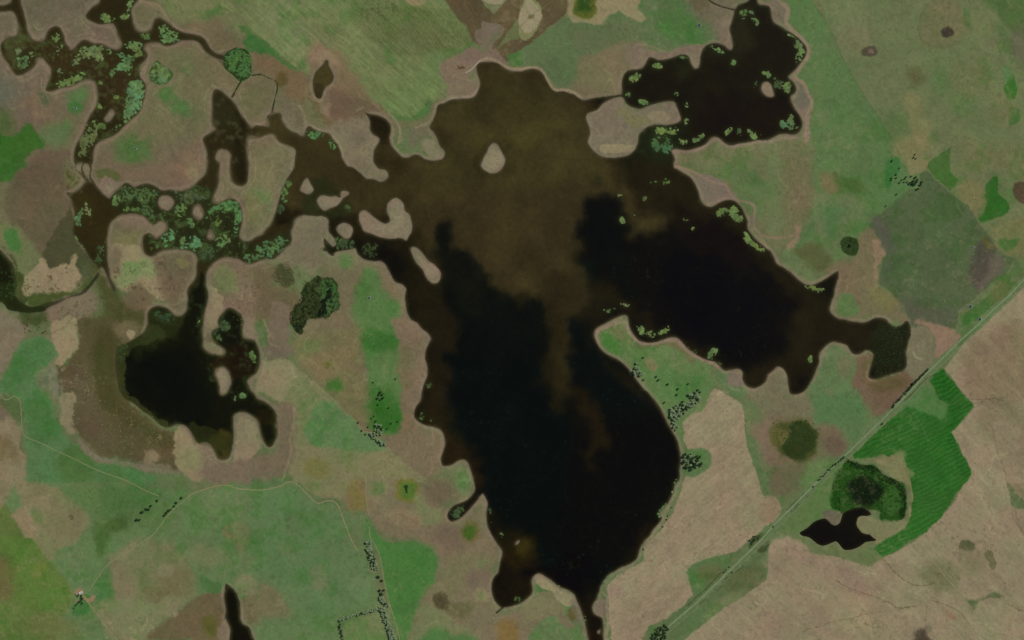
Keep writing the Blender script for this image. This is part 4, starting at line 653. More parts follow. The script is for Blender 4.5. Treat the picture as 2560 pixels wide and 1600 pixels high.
beach("1 0:50,118 58,122 66,125 74,130 79,138 82,148", 4, (136,120,96)); beach("0 0:132,2 140,2 150,6 157,14 162,22 170,28 178,31 188,33", 3.5, (136,118,92)); beach("0 0:137,76 137,92 133,106 124,116 112,124", 2.6, (136,116,86)); beach("0 0:200,80 206,84 213,90 219,95 225,104 231,113", 3.5, (134,118,98)); beach("1 0:0,117 8,119 12,120", 4, (146,130,106))
beach("0 0:16,2 21,14 25,26", 2.6, (128,112,92)); beach("2 3:86,106 90,112 89,124 91,134 88,150", 3, (134,124,94)); beach("1 1:132,116 140,120 142,130", 4, (124,110,90)); beach("3 1:44,118 50,115 58,111", 3, (132,116,92)); beach("1 3:214,14 219,22 219,34 224,50 232,62 230,78", 4, (126,112,92))
iso = lambda F, v, wd: np.exp(-((F - v) / wd) ** 2)
WL = np.where(LB, 0, 1) * (1 - NS)
r2 = (iso(WW, .12, .012) * sstep(.45, .6, N_ALT) * (.4 + .6 * west) + iso(W12, .22, .03) * sstep(.5, .4, N_ALT) * .8) * sstep(.35, .5, N_SM) * WL
C = mix(C, np.array((139, 124, 98.), np.float32), np.clip(r2 * .5, 0, 1).astype(np.float32))
tr = iso(fbm(150, 401, 3, .5), .47, .006) * sstep(.5, .62, N_MID) + iso(fbm(210, 411, 3, .5), .55, .005) * sstep(.52, .62, N_ALT)
C *= (1 + .09 * np.clip(tr, 0, 1))[..., None]                     # cattle paths
tuft = sstep(.60, .74, N_SM * .55 + N_FINE * .45) * sstep(.45, .65, N_MID)
C *= (1 - .13 * tuft)[..., None]
straw = sstep(.62, .76, fbm(14, 421, 3, .8)) * sstep(.5, .68, N_ALT)
C = mix(C, np.array((134, 124, 94.), np.float32), (straw * .22).astype(np.float32))
lush = sstep(.55, .72, fbm(38, 431, 4, .65)) * sstep(0, .5, C[..., 1] - C[..., 0] + .01) * sstep(.4, .6, N_BIG)
C = mix(C, C * np.array((.84, .97, .82), np.float32), (lush * .7).astype(np.float32))
lum = 1 + .09 * (N_MID - .5) + .08 * (N_SM - .5) + .09 * (N_FINE - .5) + .05 * (N_ALT - .5)
C *= lum[..., None]
hue = (fbm(60, 91, 5, .6) - .5) * .07
C[..., 0] *= 1 + hue; C[..., 2] *= 1 + hue * .5; C[..., 1] *= 1 - hue * .35
wet = sstep(.10, .55, W4) * .30 + sstep(.2, .5, WATERB) * .16      # wet mud along the waterline
C *= (1 - np.where(LB, 0, wet))[..., None]
bog = sstep(.10, .42, blur(WATER, 6) + .34 * (N_SM - .5) + .2 * (N_MED - .5)) * np.isin(LABEL, (3, 4)) * (.35 + .65 * sstep(.35, .6, N_MID))
C = mix(C, np.array((72, 66, 44.), np.float32), (bog * .6).astype(np.float32))

# ---------------------------------------------------------------- water colours
CW = np.zeros((NY, NX, 3), np.float32); CW[:] = (18, 18, 12)
def wp(s, col, soft=14, a=1., na=.35, w=5): paint(s, col, soft, a, na, False, w, N_MED, .45, CW)
for lab, col in ((2, (26,23,12)), (3, (20,22,12)), (4, (44,38,20)), (5, (26,28,14)), (6, (20,20,10)), (7, (18,17,9)), (8, (60,56,26)), (9, (10,12,6)), (10, (40,56,28)), (11, (58,84,44))):
    CW[LABEL == lab] = col
wp("F:60,8 110,8 150,30 172,40 182,60 200,72 220,80 212,90 200,84 186,92 176,90 164,84 150,76 140,72 138,80 130,88 128,100 108,115 98,100 96,60 80,56 60,50 55,30", (31,27,14), 20)
wp("F:62,26 80,30 92,36 98,30 105,22 112,12 128,14 138,26 146,40 150,50 158,56 146,58 140,54 138,64 136,70 122,70 112,68 104,64 98,54 90,50 70,50 60,40", (60,51,28), 26)
wp("F:104,22 130,22 138,34 136,60 128,66 112,58 104,44", (58,52,28), 24, .8); wp("F:110,30 132,30 128,34 112,34", (66,58,30), 10, .6); wp("F:100,48 136,44 134,64 116,66 104,60", (54,44,26), 20, .7); wp("F:108,14 128,15 130,26 106,26", (56,50,26), 12, .8)
wp("F:68,32 92,38 96,48 70,48", (52,44,24), 10, .8)
# deep dark basins
wp("F:107,72 112,70 120,72 126,72 128,82 130,92 134,100 138,94 132,82 136,74 140,80 146,84 152,92 158,104 160,118 154,128 142,138 128,134 118,128 112,110 104,98 102,88 104,78", (11,17,14), 16)
wp("F:104,66 112,62 116,70 128,72 128,80 110,84 104,80", (13,17,13), 12, .9); wp("F:103,52 108,53 110,60 112,72 108,74 104,64", (20,22,14), 12, .85); wp("F:104,54 109,54 109,60 105,59", (14,18,13), 8, .8)
wp("F:138,50 142,47 146,48 147,54 152,58 168,52 180,62 188,72 186,80 174,86 160,80 150,72 140,68 137,60", (14,14,9), 18, .95); wp("F:138,50 142,47 146,49 148,62 150,70 142,66", (13,16,12), 8, .9); wp("F:156,64 176,64 184,74 176,82 164,78", (11,11,9), 22, .8)
wp("F:158,48 168,52 178,60 170,62 160,56", (22,16,10), 8, .7); wp("F:134,100 160,100 160,122 150,134 132,130", (14,14,9), 20, .8)
wp("F:118,132 140,132 138,142 134,140 126,136 118,142", (13,12,8), 5, .9)
wp("F:186,78 200,76 214,78 206,86 190,90", (30,26,14), 8, .8)
paint("3 2:106,8 126,6 134,10 132,24 130,40 124,50 104,54 97,54 99,42 102,30 110,20", (26,32,16), 12, .9, .9, tgt=CW); speckle("3 2:104,10 134,10 130,48 98,54", (46,58,32), .2, .5, tgt=CW)
# sediment plumes
wp("F:127,66 138,66 135,74 133,84 134,90 131,92 130,82 128,74", (44,38,21), 10, .95); wp("2 2:30,-10 46,-10 43,18 47,50 41,58 36,50 38,30 33,18", (40,33,17), 9, .8); wp("2 2:50,12 56,24 54,30 49,24", (36,30,16), 8, .6)
paint("2 2:34,52 42,52 41,66 40,82 36,84 33,66", (33,29,14), 7, .75, .5, tgt=CW); paint("2 2:46,52 56,58 66,66 76,80 82,98 88,112 84,122 66,120 66,104 62,86 54,70 42,58", (38,30,16), 7, .85, .6, tgt=CW); paint("2 2:64,112 72,118 66,138 68,148 62,140 61,124", (34,28,13), 6, .7, .5, tgt=CW)
wp("1 2:164,-4 182,2 180,30 172,40 174,60 168,80 158,92 150,88 158,60 162,40 160,20", (32,27,16), 5, .9); wp("1 2:176,110 200,122 216,134 220,151; 1 3:216,10 204,4; 1 2:180,140", (34,26,14), 8, .9); wp("1 3:218,30 232,50 240,60 242,110 226,110 232,70", (28,23,11), 6, .8); wp("2 3:-14,46 12,46 18,62 8,76 -12,74", (34,28,10), 10, .9); wp("2 3:-2,54 8,52 10,62 2,66", (66,54,22), 8, .8)
wp("2 3:-4,90 18,92 16,108 0,116 -10,110", (28,23,12), 8, .8); wp("2 3:60,110 78,120 84,140 84,160 72,150", (26,20,10), 4, .8); wp("2 3:118,58 134,48 130,58 116,74", (30,21,10), 3, .7)
paint("2 1:86,8 96,14 100,22 94,24 88,16", (70,56,26), 3, .7, .5, tgt=CW); paint("2 1:64,18 76,16 80,24 70,26", (36,36,20), 4, .8, tgt=CW); stroke("2 0:70,150; 2 1:76,4 86,10 94,20 98,30", 3, (78,60,28), .5, tgt=CW)
wp("2 1:66,100 80,100 78,118 70,120", (15,24,16), 7, .7); stroke("2 1:62,72 65,68 67,65", 2.4, (60,74,58), .8, tgt=CW); stroke("2 1:67,92 69,88", 2, (44,58,40), .7, tgt=CW)
# NE pool margins, lagoon margins, marsh channels
ed = sstep(.5, .95, blur(WATER, 9))
for lab, col, k_ in ((2, (30,32,16), .8), (3, (40,48,20), .7), (1, (36,30,14), .45), (4, (46,44,24), .4), (5, (46,58,26), .8), (6, (44,44,24), .7)):
    t_ = (LABEL == lab) * (1 - ed) * k_ * (.5 + N_MED)
    CW = mix(CW, np.array(col, np.float32), np.clip(t_, 0, 1).astype(np.float32))
wp("3 0:-4,90 22,94 26,112 10,124 -10,128; 2 0:200,120 170,120 170,90 210,84", (22,17,9), 12, .8); wp("2 0:208,12 236,10 232,40 220,60 210,50", (34,32,18), 8, .8); wp("2 0:120,122 150,120 160,136 150,151 120,151; 2 1:110,10", (26,32,16), 6, .8)
wp("0 2:112,24 136,14 150,20 130,40 120,60 112,60", (30,36,16), 6, .9); wp("0 1:140,142 160,143 176,148; 0 2:160,18 136,22 138,2", (40,44,20), 6, .8); wp("0 2:196,112 216,108 216,130 206,130", (62,54,24), 3, .9); wp("0 2:60,10; 0 2:128,30 170,30 190,50 200,80 190,104 150,90 128,66", (15,18,13), 14, .8)
wp("0 2:206,34 236,24 242,40 234,54 220,56 200,46", (34,24,14), 5, .7); wp("1 2:0,84 14,86 18,96 4,96", (36,28,14), 4, .7)
wp("0 0:20,30 44,34 60,42 100,50 128,60 128,90 110,104 96,90 80,72 50,66 40,50 20,50", (52,42,24), 6, .8); wp("0 1:72,36 100,36 112,46 104,70 96,90 84,84 72,70", (48,41,20), 5, .9); wp("0 1:110,30 200,28 228,58 236,76 242,80; 1 1:20,70 40,60 50,20 70,20 90,50 60,60 70,84 20,96; 0 1:236,98 200,100 160,84 140,80 136,60 114,48", (38,42,22), 8, .75); wp("0 0:204,88 226,112 226,122 206,120", (40,38,22), 5, .8); wp("0 0:0,30 20,24 20,60 10,60", (72,70,42), 5, .7)
speckle("0 0:200,90 240,120 240,151 190,151", (72,70,48), .25, .6, tgt=CW, N=N_SM); speckle("0 1:110,30 200,30 226,60 200,90 150,90 140,60", (74,84,52), .3, .5, tgt=CW, N=N_SM); speckle("0 0:0,24 20,24 70,40 130,60 110,130 80,150 70,110 90,80 40,80 10,60", (80,84,50), .15, .5, tgt=CW)
speckle("F:30,66 44,70 62,72 60,92 50,90 44,78 34,76", (60,78,40), .16, .5, tgt=CW); speckle("2 0:120,120 160,118 154,144 124,146", (60,84,48), .2, .6, tgt=CW)
# currents pull the sediment into wisps: look the colour up at points displaced by a swirling field
def warpc(A, amp, sc, seed):
    a = fbm(sc, seed, 4, .6) - .5; b = fbm(sc, seed + 1, 4, .6) - .5
    ii = np.clip(np.arange(NX)[None] + a * 2 * amp / STEP, 0, NX - 1).astype(int); jj = np.clip(np.arange(NY)[:, None] + b * 2 * amp / STEP, 0, NY - 1).astype(int)
    return A[jj, ii]
main = ((LABEL == 1) | (LABEL == 2) | (LABEL == 0)) & (gx[None] > 900)
inn = sstep(.5, .98, blur(WATER, 12)) * main
CW = mix(CW, warpc(warpc(CW, 34, 150, 301), 16, 42, 311), inn.astype(np.float32))
lag = ((LABEL == 3) * sstep(.5, .98, blur(WATER, 8))).astype(np.float32); CW = mix(CW, warpc(CW, 14, 40, 351), lag)
CWs = np.stack([blur(CW[..., k], 7) for k in range(3)], -1); CW = mix(CW, CWs, inn.astype(np.float32)); CW = np.stack([blur(CW[..., k], 2) for k in range(3)], -1)
CW = mix(CW, warpc(CW, 5, 16, 361), inn.astype(np.float32))
swirl = np.abs(fbm(90, 331, 4, .6) - .5) * 2
vein = sstep(.10, .0, swirl) * inn
dk = sstep(34, 20, CW.sum(-1) / 1.6)
CW += (vein * dk * .5)[..., None] * np.array((3, 6, 3.)); CW *= (1 + .10 * (fbm(50, 341, 4, .6) - .5) * inn * (1 - dk) * 2)[..., None]
CW += (sstep(.84, .95, N_FINE * .7 + N_SM * .35) * dk * main * sstep(.4, .7, N_MID))[..., None] * np.array((8, 13, 8.))
# shallows: the bottom shows through a narrow ragged margin
sa = (1 + .0) * (1 - sstep(.45, .98, blur(WATER, 5) + .18 * (N_SM - .5))) * .55
CW = mix(CW, np.array((76, 68, 48.), np.float32), np.where(LABEL == 7, sa * .5, sa).astype(np.float32))
wp("0 1:-20,116 12,118 18,134 40,138 40,146 10,146 -20,136", (36,42,20), 4, .8); speckle("0 1:-10,100 14,104 16,130 -10,134", (44,70,34), .2, .6, tgt=CW)
speckle("0 0:0,24 20,24 70,40 100,48 136,48 136,100 110,130 80,151 70,130 90,80 40,80 10,60", (66,76,42), .22, .6, tgt=CW, N=N_SM)
speckle("0 1:110,26 200,26 228,56 226,90 150,90 138,60", (58,72,40), .3, .6, tgt=CW, N=N_SM); speckle("0 1:110,26 200,26 228,56 226,90 150,90 138,60", (74,96,54), .12, .6, tgt=CW)
speckle("0 1:62,30 108,30 110,50 70,60", (84,76,56), .2, .5, tgt=CW, N=N_SM)
paint("0 2:106,22 118,20 120,34 118,50 118,64 128,76 142,88 158,98 150,104 134,92 116,78 106,64 104,40", (56,58,30), 4, .85, .8, tgt=CW, N=N_SM); paint("0 2:112,16 140,4 156,14 130,26 118,30", (48,54,28), 4, .8, .8, tgt=CW, N=N_SM); paint("0 2:180,96 216,112 218,124 200,122 184,112", (44,46,22), 4, .7, .6, tgt=CW, N=N_SM)
for lab, col in ((8, (66,58,32)), (10, (40,56,28)), (11, (58,84,44))): CW[LABEL == lab] = col
paint("1 0:56,80 62,80 64,94 56,94", (46,40,24), 4, .6, tgt=CW)
CW[..., 1] *= 1 + .03 * sstep(20, 40, CW[..., 0])
CW *= (1 + .10 * (N_MID - .5) + .16 * (N_ALT - .5) + .10 * (N_FINE - .5))[..., None]

# ---------------------------------------------------------------- floating weed and water plants
MAT = np.zeros((NY, NX), np.float32); CM = np.zeros((NY, NX, 3), np.float32); CM[:] = (92, 132, 84)
def weed(s, dens=.9, soft=3, col=None, rough=.7, w=2):
    r = cover(shape(s, w=w), int(soft * 3 / STEP) + 2); sl, m = r
    m = blur(m, soft * 1.6 + 1)
    n = N_WEED[sl]
    v = m * 1.12 + (.4 + .9 * rough) * (n - .5) * 1.5 * np.clip(2.2 * m, 0, 1) - (1 - dens) * .52
    v = np.where(m > .05, v, 0)
    g = v > MAT[sl]
    MAT[sl] = np.maximum(MAT[sl], v)
    if col is not None:
        t = np.where(g & (m > .1), 1, 0).astype(np.float32); CM[sl] = mix(CM[sl], np.array(col, np.float32), t)
L1 = (97,119,66); L2 = (84,108,54); L3 = (90,116,64); L4 = (104,112,70); L5 = (60,78,44)
for s_, d_, f_, c_, q_ in (
 ("0 0:95,14 98,13 103,15 105,20 100,22 97,20", .95, 2, L1, .4), ("0 0:113,14 118,11 121,14 121,18 116,19 113,17", .95, 2, L1, .4), ("0 0:122,2 127,1 125,6 121,11 119,9", .9, 2, L1, .5), ("0 0:105,17 110,18 108,21", .9, 1.5, L1, .5),
 ("0 0:133,31 142,32 143,36 139,38 134,35", .95, 2, L2, .4), ("0 0:151,26 154,22 158,26 164,31 170,34 172,37 164,38 160,43 155,41 151,34", .72, 2.5, L3, .9),
 ("0 0:117,42 122,39 130,39 134,40 134,46 136,52 131,55 127,52 128,48 122,46 117,45", .88, 2, L1, .6), ("0 0:110,51 116,49 121,52 127,55 126,60 124,66 122,72 118,68 111,68 106,73 103,75 106,66 114,60 117,55", .95, 2.5, (92,120,68), .4),
 ("0 0:76,46 86,44 95,43 99,47 97,50 96,58 91,57 84,54 76,54 74,60 70,62 68,58 74,52", .85, 3, (100,116,72), .7), ("0 0:100,46 105,48 105,51 101,51", .9, 2, L1, .5),
 ("0 0:125,77 134,76 136,86 136,96 132,104 124,112 118,117 118,108 119,98 121,88 122,82", .97, 3, (92,122,74), .45), ("0 0:53,77 60,77 66,74 72,71 76,66 80,72 74,77 66,81 58,82 54,81", .9, 2.5, L1, .7), ("0 0:54,65 62,66 60,69 54,68", .7, 2, L4, .7),
 ("0 0:12,56 20,55 28,54 31,58 24,63 22,66 16,64 13,60", .7, 3, L1, .9), ("0 0:15,46 20,47 19,52 15,52", .75, 2, L4, .7), ("0 0:26,50 32,50 30,54", .7, 2, L4, .8), ("0 0:49,33 54,31 56,36 54,40 50,38", .65, 2.5, L1, .8), ("0 0:53,42 58,42 58,52 54,52", .55, 2, L4, .8), ("0 0:8,24 16,24 18,34 8,36", .5, 3, L5, .9),
 ("0 0:91,98 96,98 96,104 92,103", .85, 2, L1, .5), ("0 0:93,76 97,78 96,82 94,80", .7, 1.5, L1, .5), ("0 0:85,114 92,112 90,116 86,117", .85, 1.5, L1, .5), ("0 0:91,118 98,117 100,121 95,122", .85, 2, L2, .6), ("0 0:104,122 114,117 116,119 108,124", .8, 2, L2, .7), ("0 0:78,122 92,116 88,134 80,148 74,144", .55, 3, (92,100,56), .9), ("0 0:103,87 112,90 115,94 106,92", .65, 2, L1, .8), ("0 0:120,92 122,98 118,98", .8, 1.5, L1, .6),
 ("0 0:213,51 222,46 230,47 236,54 237,66 232,75 224,73 216,66 212,60", .62, 3, (70,108,56), .9), ("0 0:148,57 156,63 161,69 158,77 150,80 144,77 142,70", .92, 3, (94,120,74), .5),
 ("1 0:49,122 56,124 66,128 64,131 54,131 49,128", .8, 2.5, (84,120,66), .7), ("1 0:69,131 73,134 77,140 72,141 69,137", .85, 2, (84,120,66), .6),
 ("0 1:105,38 110,33 114,37 110,42 111,47 106,44", .85, 2.5, L3, .7), ("0 1:116,46 128,45 134,48 120,50", .7, 2.5, L2, .7), ("0 1:113,24 126,26 146,28 150,34 140,40 116,40 112,34", .45, 4, (70,90,50), .8), ("0 1:130,34 136,36 134,41", .75, 2, L1, .6), ("0 1:134,44 146,46 146,58 140,60 134,50", .5, 3, (70,92,54), .8),
 ("0 1:167,44 176,42 175,50 170,53 166,50", .75, 3, L3, .8), ("0 1:176,54 181,56 184,62 180,64 176,59", .85, 2, L2, .5), ("0 1:200,46 206,42 214,38 222,38 227,44 228,54 225,64 222,72 222,60 223,50 218,46 212,50 206,46 198,52 194,58 196,50", .88, 2, (76,116,66), .6), ("0 1:202,58 206,54 211,58 210,63 204,64", .75, 2.5, L2, .7),
 ("0 1:154,66 162,66 164,72 160,80 168,82 176,78 180,72 190,74 188,84 178,84 164,82 154,84 154,74", .72, 3, (82,124,84), .8), ("0 1:170,74 176,72 176,80 170,80", .7, 2, L3, .7), ("0 1:188,84 200,82 206,88 200,94 190,94", .6, 3, L5, .8), ("0 1:204,72 216,72 216,80 206,82", .5, 3, L3, .9), ("0 1:160,30 180,30 196,36 192,42 176,40 164,34", .4, 4, (72,84,56), .9), ("0 1:120,50 140,54 150,56 144,60 132,52", .4, 2, L5, .8),
 ("0 1:71,54 77,46 80,50 77,58 76,63 72,63", .8, 2, (84,112,66), .7), ("0 1:69,62 71,64 71,71 75,77 82,85 80,88 74,80 69,73", .85, 1.2, L1, .4), ("0 1:92,84 100,76 99,86 96,98 90,96 90,88", .6, 2, L5, .8), ("0 1:80,40 86,42 84,54 78,50", .4, 2, L4, .8),
 ("0 1:228,92 242,88; 1 1:4,90 0,96; 0 1:234,98", .7, 2.5, (76,110,66), .7), ("1 1:0,82 12,76 26,72 30,78 22,86 12,92 2,94", .5, 4, (74,104,62), .9), ("1 1:24,24 34,20 30,32 28,40 24,36", .6, 2.5, L2, .8), ("1 1:66,72 76,74 90,76 92,82 78,84 70,78", .6, 2.5, (58,76,44), .8), ("1 1:20,42 27,44 25,50 21,50", .4, 2, L5, .8), ("1 1:82,44 90,44 88,50", .3, 2, L5, .8), ("1 1:100,80 112,78 114,90 104,90", .2, 3, (46,60,32), .9),
 ("0 2:218,72 226,70 231,68 231,73 224,76 219,76", .85, 2.5, (78,110,72), .6), ("0 2:236,32 240,29; 1 2:1,38; 0 2:241,41", .8, 1.5, L2, .5), ("0 2:209,1 216,2 216,9 209,9", .6, 2, L5, .8), ("0 2:186,0 190,0 189,6", .6, 1.5, L3, .6), ("0 1:146,144 160,144 166,150 150,151", .4, 3, (50,72,42), .9),
 ("0 2:112,24 122,22 118,34 112,40", .4, 3, (52,66,30), .9), ("0 2:200,14 204,9 209,13 210,20 205,18", .0, 2, L5, .8),
 ("2 0:111,75 114,71 121,68 122,71 117,76 112,78", .95, 1.5, L1, .4), ("2 0:132,62 138,60 144,62 138,64", .85, 1.5, L1, .5), ("2 0:158,54 163,53 166,56 162,57", .75, 1.5, L2, .5), ("2 0:186,44 192,43 199,47 200,51 195,50 190,46", .92, 1.5, L1, .4), ("2 0:208,57 211,58 210,62 207,60", .85, 1.5, L3, .5), ("2 0:223,9 227,11 231,17 233,20 231,25 228,19", .92, 1.5, L1, .4), ("2 0:216,8 222,10 221,17 216,16", .45, 2.5, L2, .7),
 ("2 0:236,67 242,67; 3 0:0,74; 2 0:238,71", .9, 1.2, L3, .4), ("2 0:152,88 157,88 157,91 152,90.5", .9, 1.2, L2, .3), ("2 0:108,87 112,87 111,92 108,90", .85, 1.5, L2, .5), ("2 0:118,94 124,94 130,96 134,95 130,98 126,99 120,97", .92, 1.3, L3, .4), ("2 0:164,97 167,98 165,103 163,100", .9, 1.2, L1, .4), ("2 0:162,112 166,112 166,117 162,117", .85, 1.5, L1, .6), ("2 0:228,74 231,74 230,84 228,80", .5, 1.5, L5, .8),
 ("2 0:137,121 144,120 155,121 156,125 148,127 138,127", .85, 2, L1, .7), ("2 0:132,133 142,130 154,133 150,142 144,146 134,142", .5, 3, (66,98,56), .9), ("2 0:157,131 165,132 165,136 159,135", .85, 1.5, L1, .5), ("2 0:170,132 176,129 182,125 182,129 176,133 171,135", .92, 1.3, L1, .4), ("2 0:202,124 207,118 208,121 204,128 201,127", .92, 1.5, L1, .4), ("2 0:222,123 228,122 231,131 226,130", .8, 1.8, L1, .6), ("2 0:230,125 238,127 236,129", .65, 1.5, L2, .6), ("2 0:212,122 216,122 216,130 213,130", .5, 1.5, L5, .7), ("2 0:184,122 189,120 188,122", .7, 1, L4, .5),
 ("3 0:14,28 20,33 27,37 32,42 35,48 33,54 29,60 24,61 27,54 27,47 24,39 19,34", .88, 1.5, L1, .5), ("3 0:14,78 20,77 22,82 19,88 14,84", .85, 2, L1, .7), ("3 0:11,117 14,114 18,117 18,122 14,121", .97, 1.2, (86,116,72), .2), ("3 0:19,111 22,106 25,112 29,118 26,122 19,122", .8, 2, L1, .7), ("3 0:0,66 2,72 0,74; 2 0:240,70", .8, 1, L3, .5), ("3 0:5,72 12,76 12,84 6,82", .35, 1.5, L5, .8),
 ("2 1:193,48 200,45 204,46 202,51 197,55 193,51", .92, 2, L1, .5), ("2 1:205,47 208,42 214,48 218,56 216,60 210,56 206,53", .93, 2, L1, .5), ("2 1:216,66 220,68 226,76 232,80 240,85 234,86 226,81 220,77", .93, 1.2, L1, .4), ("2 1:170,62 173,64 172,68 169,66", .9, 1.2, L1, .4), ("2 1:162,54 166,54 168,58 163,58", .7, 1.5, L4, .6), ("2 1:101,57 105,54 107,58 104,61", .97, 1.2, L1, .2), ("2 1:100,33 103,32 104,36 101,36", .85, 1.2, L4, .4), ("2 1:114,54 118,51 119,53 116,55", .8, 1.2, L4, .5), ("2 1:122,34 126,33 127,37 123,39", .6, 1.5, (80,90,46), .6), ("2 1:130,20 137,20 136,24 130,23", .6, 1.8, L2, .8), ("2 1:144,18 148,18 147,26 144,24", .65, 1.8, (84,104,50), .8), ("2 1:159,19 162,20 161,21.5", .8, 1, L2, .4), ("2 1:120,44 122,42 122,48 120,48", .6, 1, L4, .5),
 ("2 1:89,141 93,141 94,145 90,145", .8, 1.3, L2, .5), ("2 1:101,136 105,134 111,136 112,138 105,137", .8, 1, L4, .4), ("2 1:83,141 89,140.5 88,142", .7, .8, L4, .3), ("2 1:95,138 98,138 96,142", .6, 1, L5, .5),
 ("3 1:32,119 42,119 50,121 54,124 48,125 40,123", .82, 1.5, L1, .6), ("2 2:117,3 120,5 125,9 125,13 121,14 119,9", .9, 1.3, L1, .5), ("2 2:127,12 133,11 136,15 132,17 128,15", .9, 1.3, L1, .5), ("2 2:137,13 143,9 145,6 148,5 149,9 144,13 138,15", .93, 1.3, L1, .4), ("2 2:185,32 188,28 194,28 192,33 190,37 186,37", .88, 1.6, L1, .6), ("2 2:193,40 199,39 199,42 195,43", .7, 1.5, L5, .7), ("2 2:164,24 174,30 172,33 164,28", .45, 1.5, L5, .8),
 ("3 2:37,36 40,33 42,36 40,41 37,39", .9, 1.3, L1, .4), ("3 2:100,57 104,54 108,54 104,57", .85, 1, L4, .4), ("3 2:110,54 116,53 114,57", .7, 1.5, L5, .6), ("2 3:138,31 143,25 147,21 149,23 146,30 142,35 139,35", .97, 1.2, (86,132,74), .2), ("2 3:150,13 153,9 154,12 152,16", .9, 1, L1, .3), ("2 3:154,1 157,0 157,4 154,5", .9, 1, L1, .3), ("2 3:134,46 137,45 135,50", .8, 1, L1, .4),
 ("1 3:229,51 233,50 233,54 230,54", .9, 1.2, L1, .4), ("1 3:219,36 222,36 222,40 220,40", .85, 1.2, L4, .4), ("1 3:219,26 222,28 221,34", .6, 1, L5, .5), ("2 3:0,48 2,49 1,52", .9, 1, L2, .3), ("2 3:68,127 71,130 71,136 68,134", .75, 1.5, L2, .7), ("2 3:2,111 8,110 9,115 3,115", .55, 2, (66,80,36), .8), ("1 2:160,60 166,58 164,64 160,63", .5, 1.5, L5, .6), ("1 2:155,86 160,90 158,96 154,94", .4, 2, L5, .8), ("1 2:163,94 166,95 165,98", .7, 1, L5, .4), ("1 1:143,132 145,132 145,136 143,136", .8, 1, L5, .3),
 ("1 3:184,34 184,28 192,24 198,25 196,31 190,35", .6, 2, (62,80,44), .8), ("2 3:30,92 36,96 44,101 52,104 58,109 52,104 42,98", .6, 1, L4, .6),
): weed(s_, d_, f_, c_, q_)
MAT *= sstep(.12, .45, WATERB)
CW = mix(CW, np.array((52, 66, 34.), np.float32), np.clip(blur(sstep(.3, .6, MAT), 5) * .75, 0, .7).astype(np.float32))
CM = mix(CM, np.array((62, 72, 38.), np.float32), (sstep(.62, .5, MAT) * .75).astype(np.float32)) if False else CM
CM = mix(np.broadcast_to(np.array((58, 68, 36.), np.float32), CM.shape), CM, (.35 + .65 * sstep(.48, .70, MAT)).astype(np.float32))
CM *= (.93 + .26 * (N_FINE - .5) + .24 * (N_SM - .5))[..., None]; CM[..., 0] *= 1 + .14 * (N_MED - .5); CM[..., 2] *= 1 - .25 * (N_MED - .5)

# ---------------------------------------------------------------- height field
relief = (fbm(420, 101, 3, .5) - .5) * 9 + (N_MID - .5) * 1.6 + (N_SM - .5) * .5
inland = np.clip(1 - 2.6 * WW - .8 * WVW, 0, 1)
Z = (0.5 - WATERB) * 1.3 + inland * (1.2 + relief.clip(-2, 9) * .45)
Z = np.where(WATERB > .5, Z - .6 * (WATERB - .5), Z).astype(np.float32)

def wx(px): return (np.asarray(px) - 1280) * MPP
def wy(py): return (800 - np.asarray(py)) * MPP
def ground_z(px, py):
    u = (px - X0) / STEP; v = (py - Y0) / STEP
    i = int(min(max(u, 0), NX - 2)); j = int(min(max(v, 0), NY - 2)); f = min(max(u - i, 0), 1); g = min(max(v - j, 0), 1)
    return float((Z[j, i] * (1 - f) + Z[j, i + 1] * f) * (1 - g) + (Z[j + 1, i] * (1 - f) + Z[j + 1, i + 1] * f) * g)

def lin(c):
    c = np.clip(c / 255., 0, 1)
    return np.where(c <= .04045, c / 12.92, ((c + .055) / 1.055) ** 2.4)

# ---------------------------------------------------------------- materials
def new_mat(name):
    m = bpy.data.materials.new(name); m.use_nodes = True; return m, m.node_tree.nodes, m.node_tree.links
def surface_mat(name, rough, scale1, amt1, scale2, amt2, bump=.3, spec=.2, bumpd=.4):
    m, n, l = new_mat(name); b = n["Principled BSDF"]
    at = n.new("ShaderNodeAttribute"); at.attribute_name = "tint"
    geo = n.new("ShaderNodeNewGeometry")
    out = at.outputs["Color"]
    for sc, am, det in ((scale1, amt1, 5), (scale2, amt2, 3)):
        nz = n.new("ShaderNodeTexNoise"); nz.inputs["Scale"].default_value = sc; nz.inputs["Detail"].default_value = det; nz.inputs["Roughness"].default_value = .65
        l.new(geo.outputs["Position"], nz.inputs["Vector"])
        mr = n.new("ShaderNodeMapRange"); mr.inputs["From Min"].default_value = .25; mr.inputs["From Max"].default_value = .75
        mr.inputs["To Min"].default_value = 1 - am; mr.inputs["To Max"].default_value = 1 + am; l.new(nz.outputs["Fac"], mr.inputs["Value"])
        mx = n.new("ShaderNodeVectorMath"); mx.operation = 'SCALE'; l.new(out, mx.inputs[0]); l.new(mr.outputs["Result"], mx.inputs["Scale"]); out = mx.outputs[0]
        last = nz
    l.new(out, b.inputs["Base Color"]); b.inputs["Roughness"].default_value = rough; b.inputs["Specular IOR Level"].default_value = spec
    if bump > 0:
        bp = n.new("ShaderNodeBump"); bp.inputs["Strength"].default_value = bump; bp.inputs["Distance"].default_value = bumpd
        l.new(last.outputs["Fac"], bp.inputs["Height"]); l.new(bp.outputs["Normal"], b.inputs["Normal"])
    return m
M_GROUND = surface_mat("grassland", .95, .03, .035, .16, .06, .5, .1, 1.0)
M_WATER = surface_mat("open_water", .2, .004, .06, .05, .08, .15, .25, .15)
M_WEED = surface_mat("water_weed", .8, .08, .12, .35, .18, .6, .15, .5)
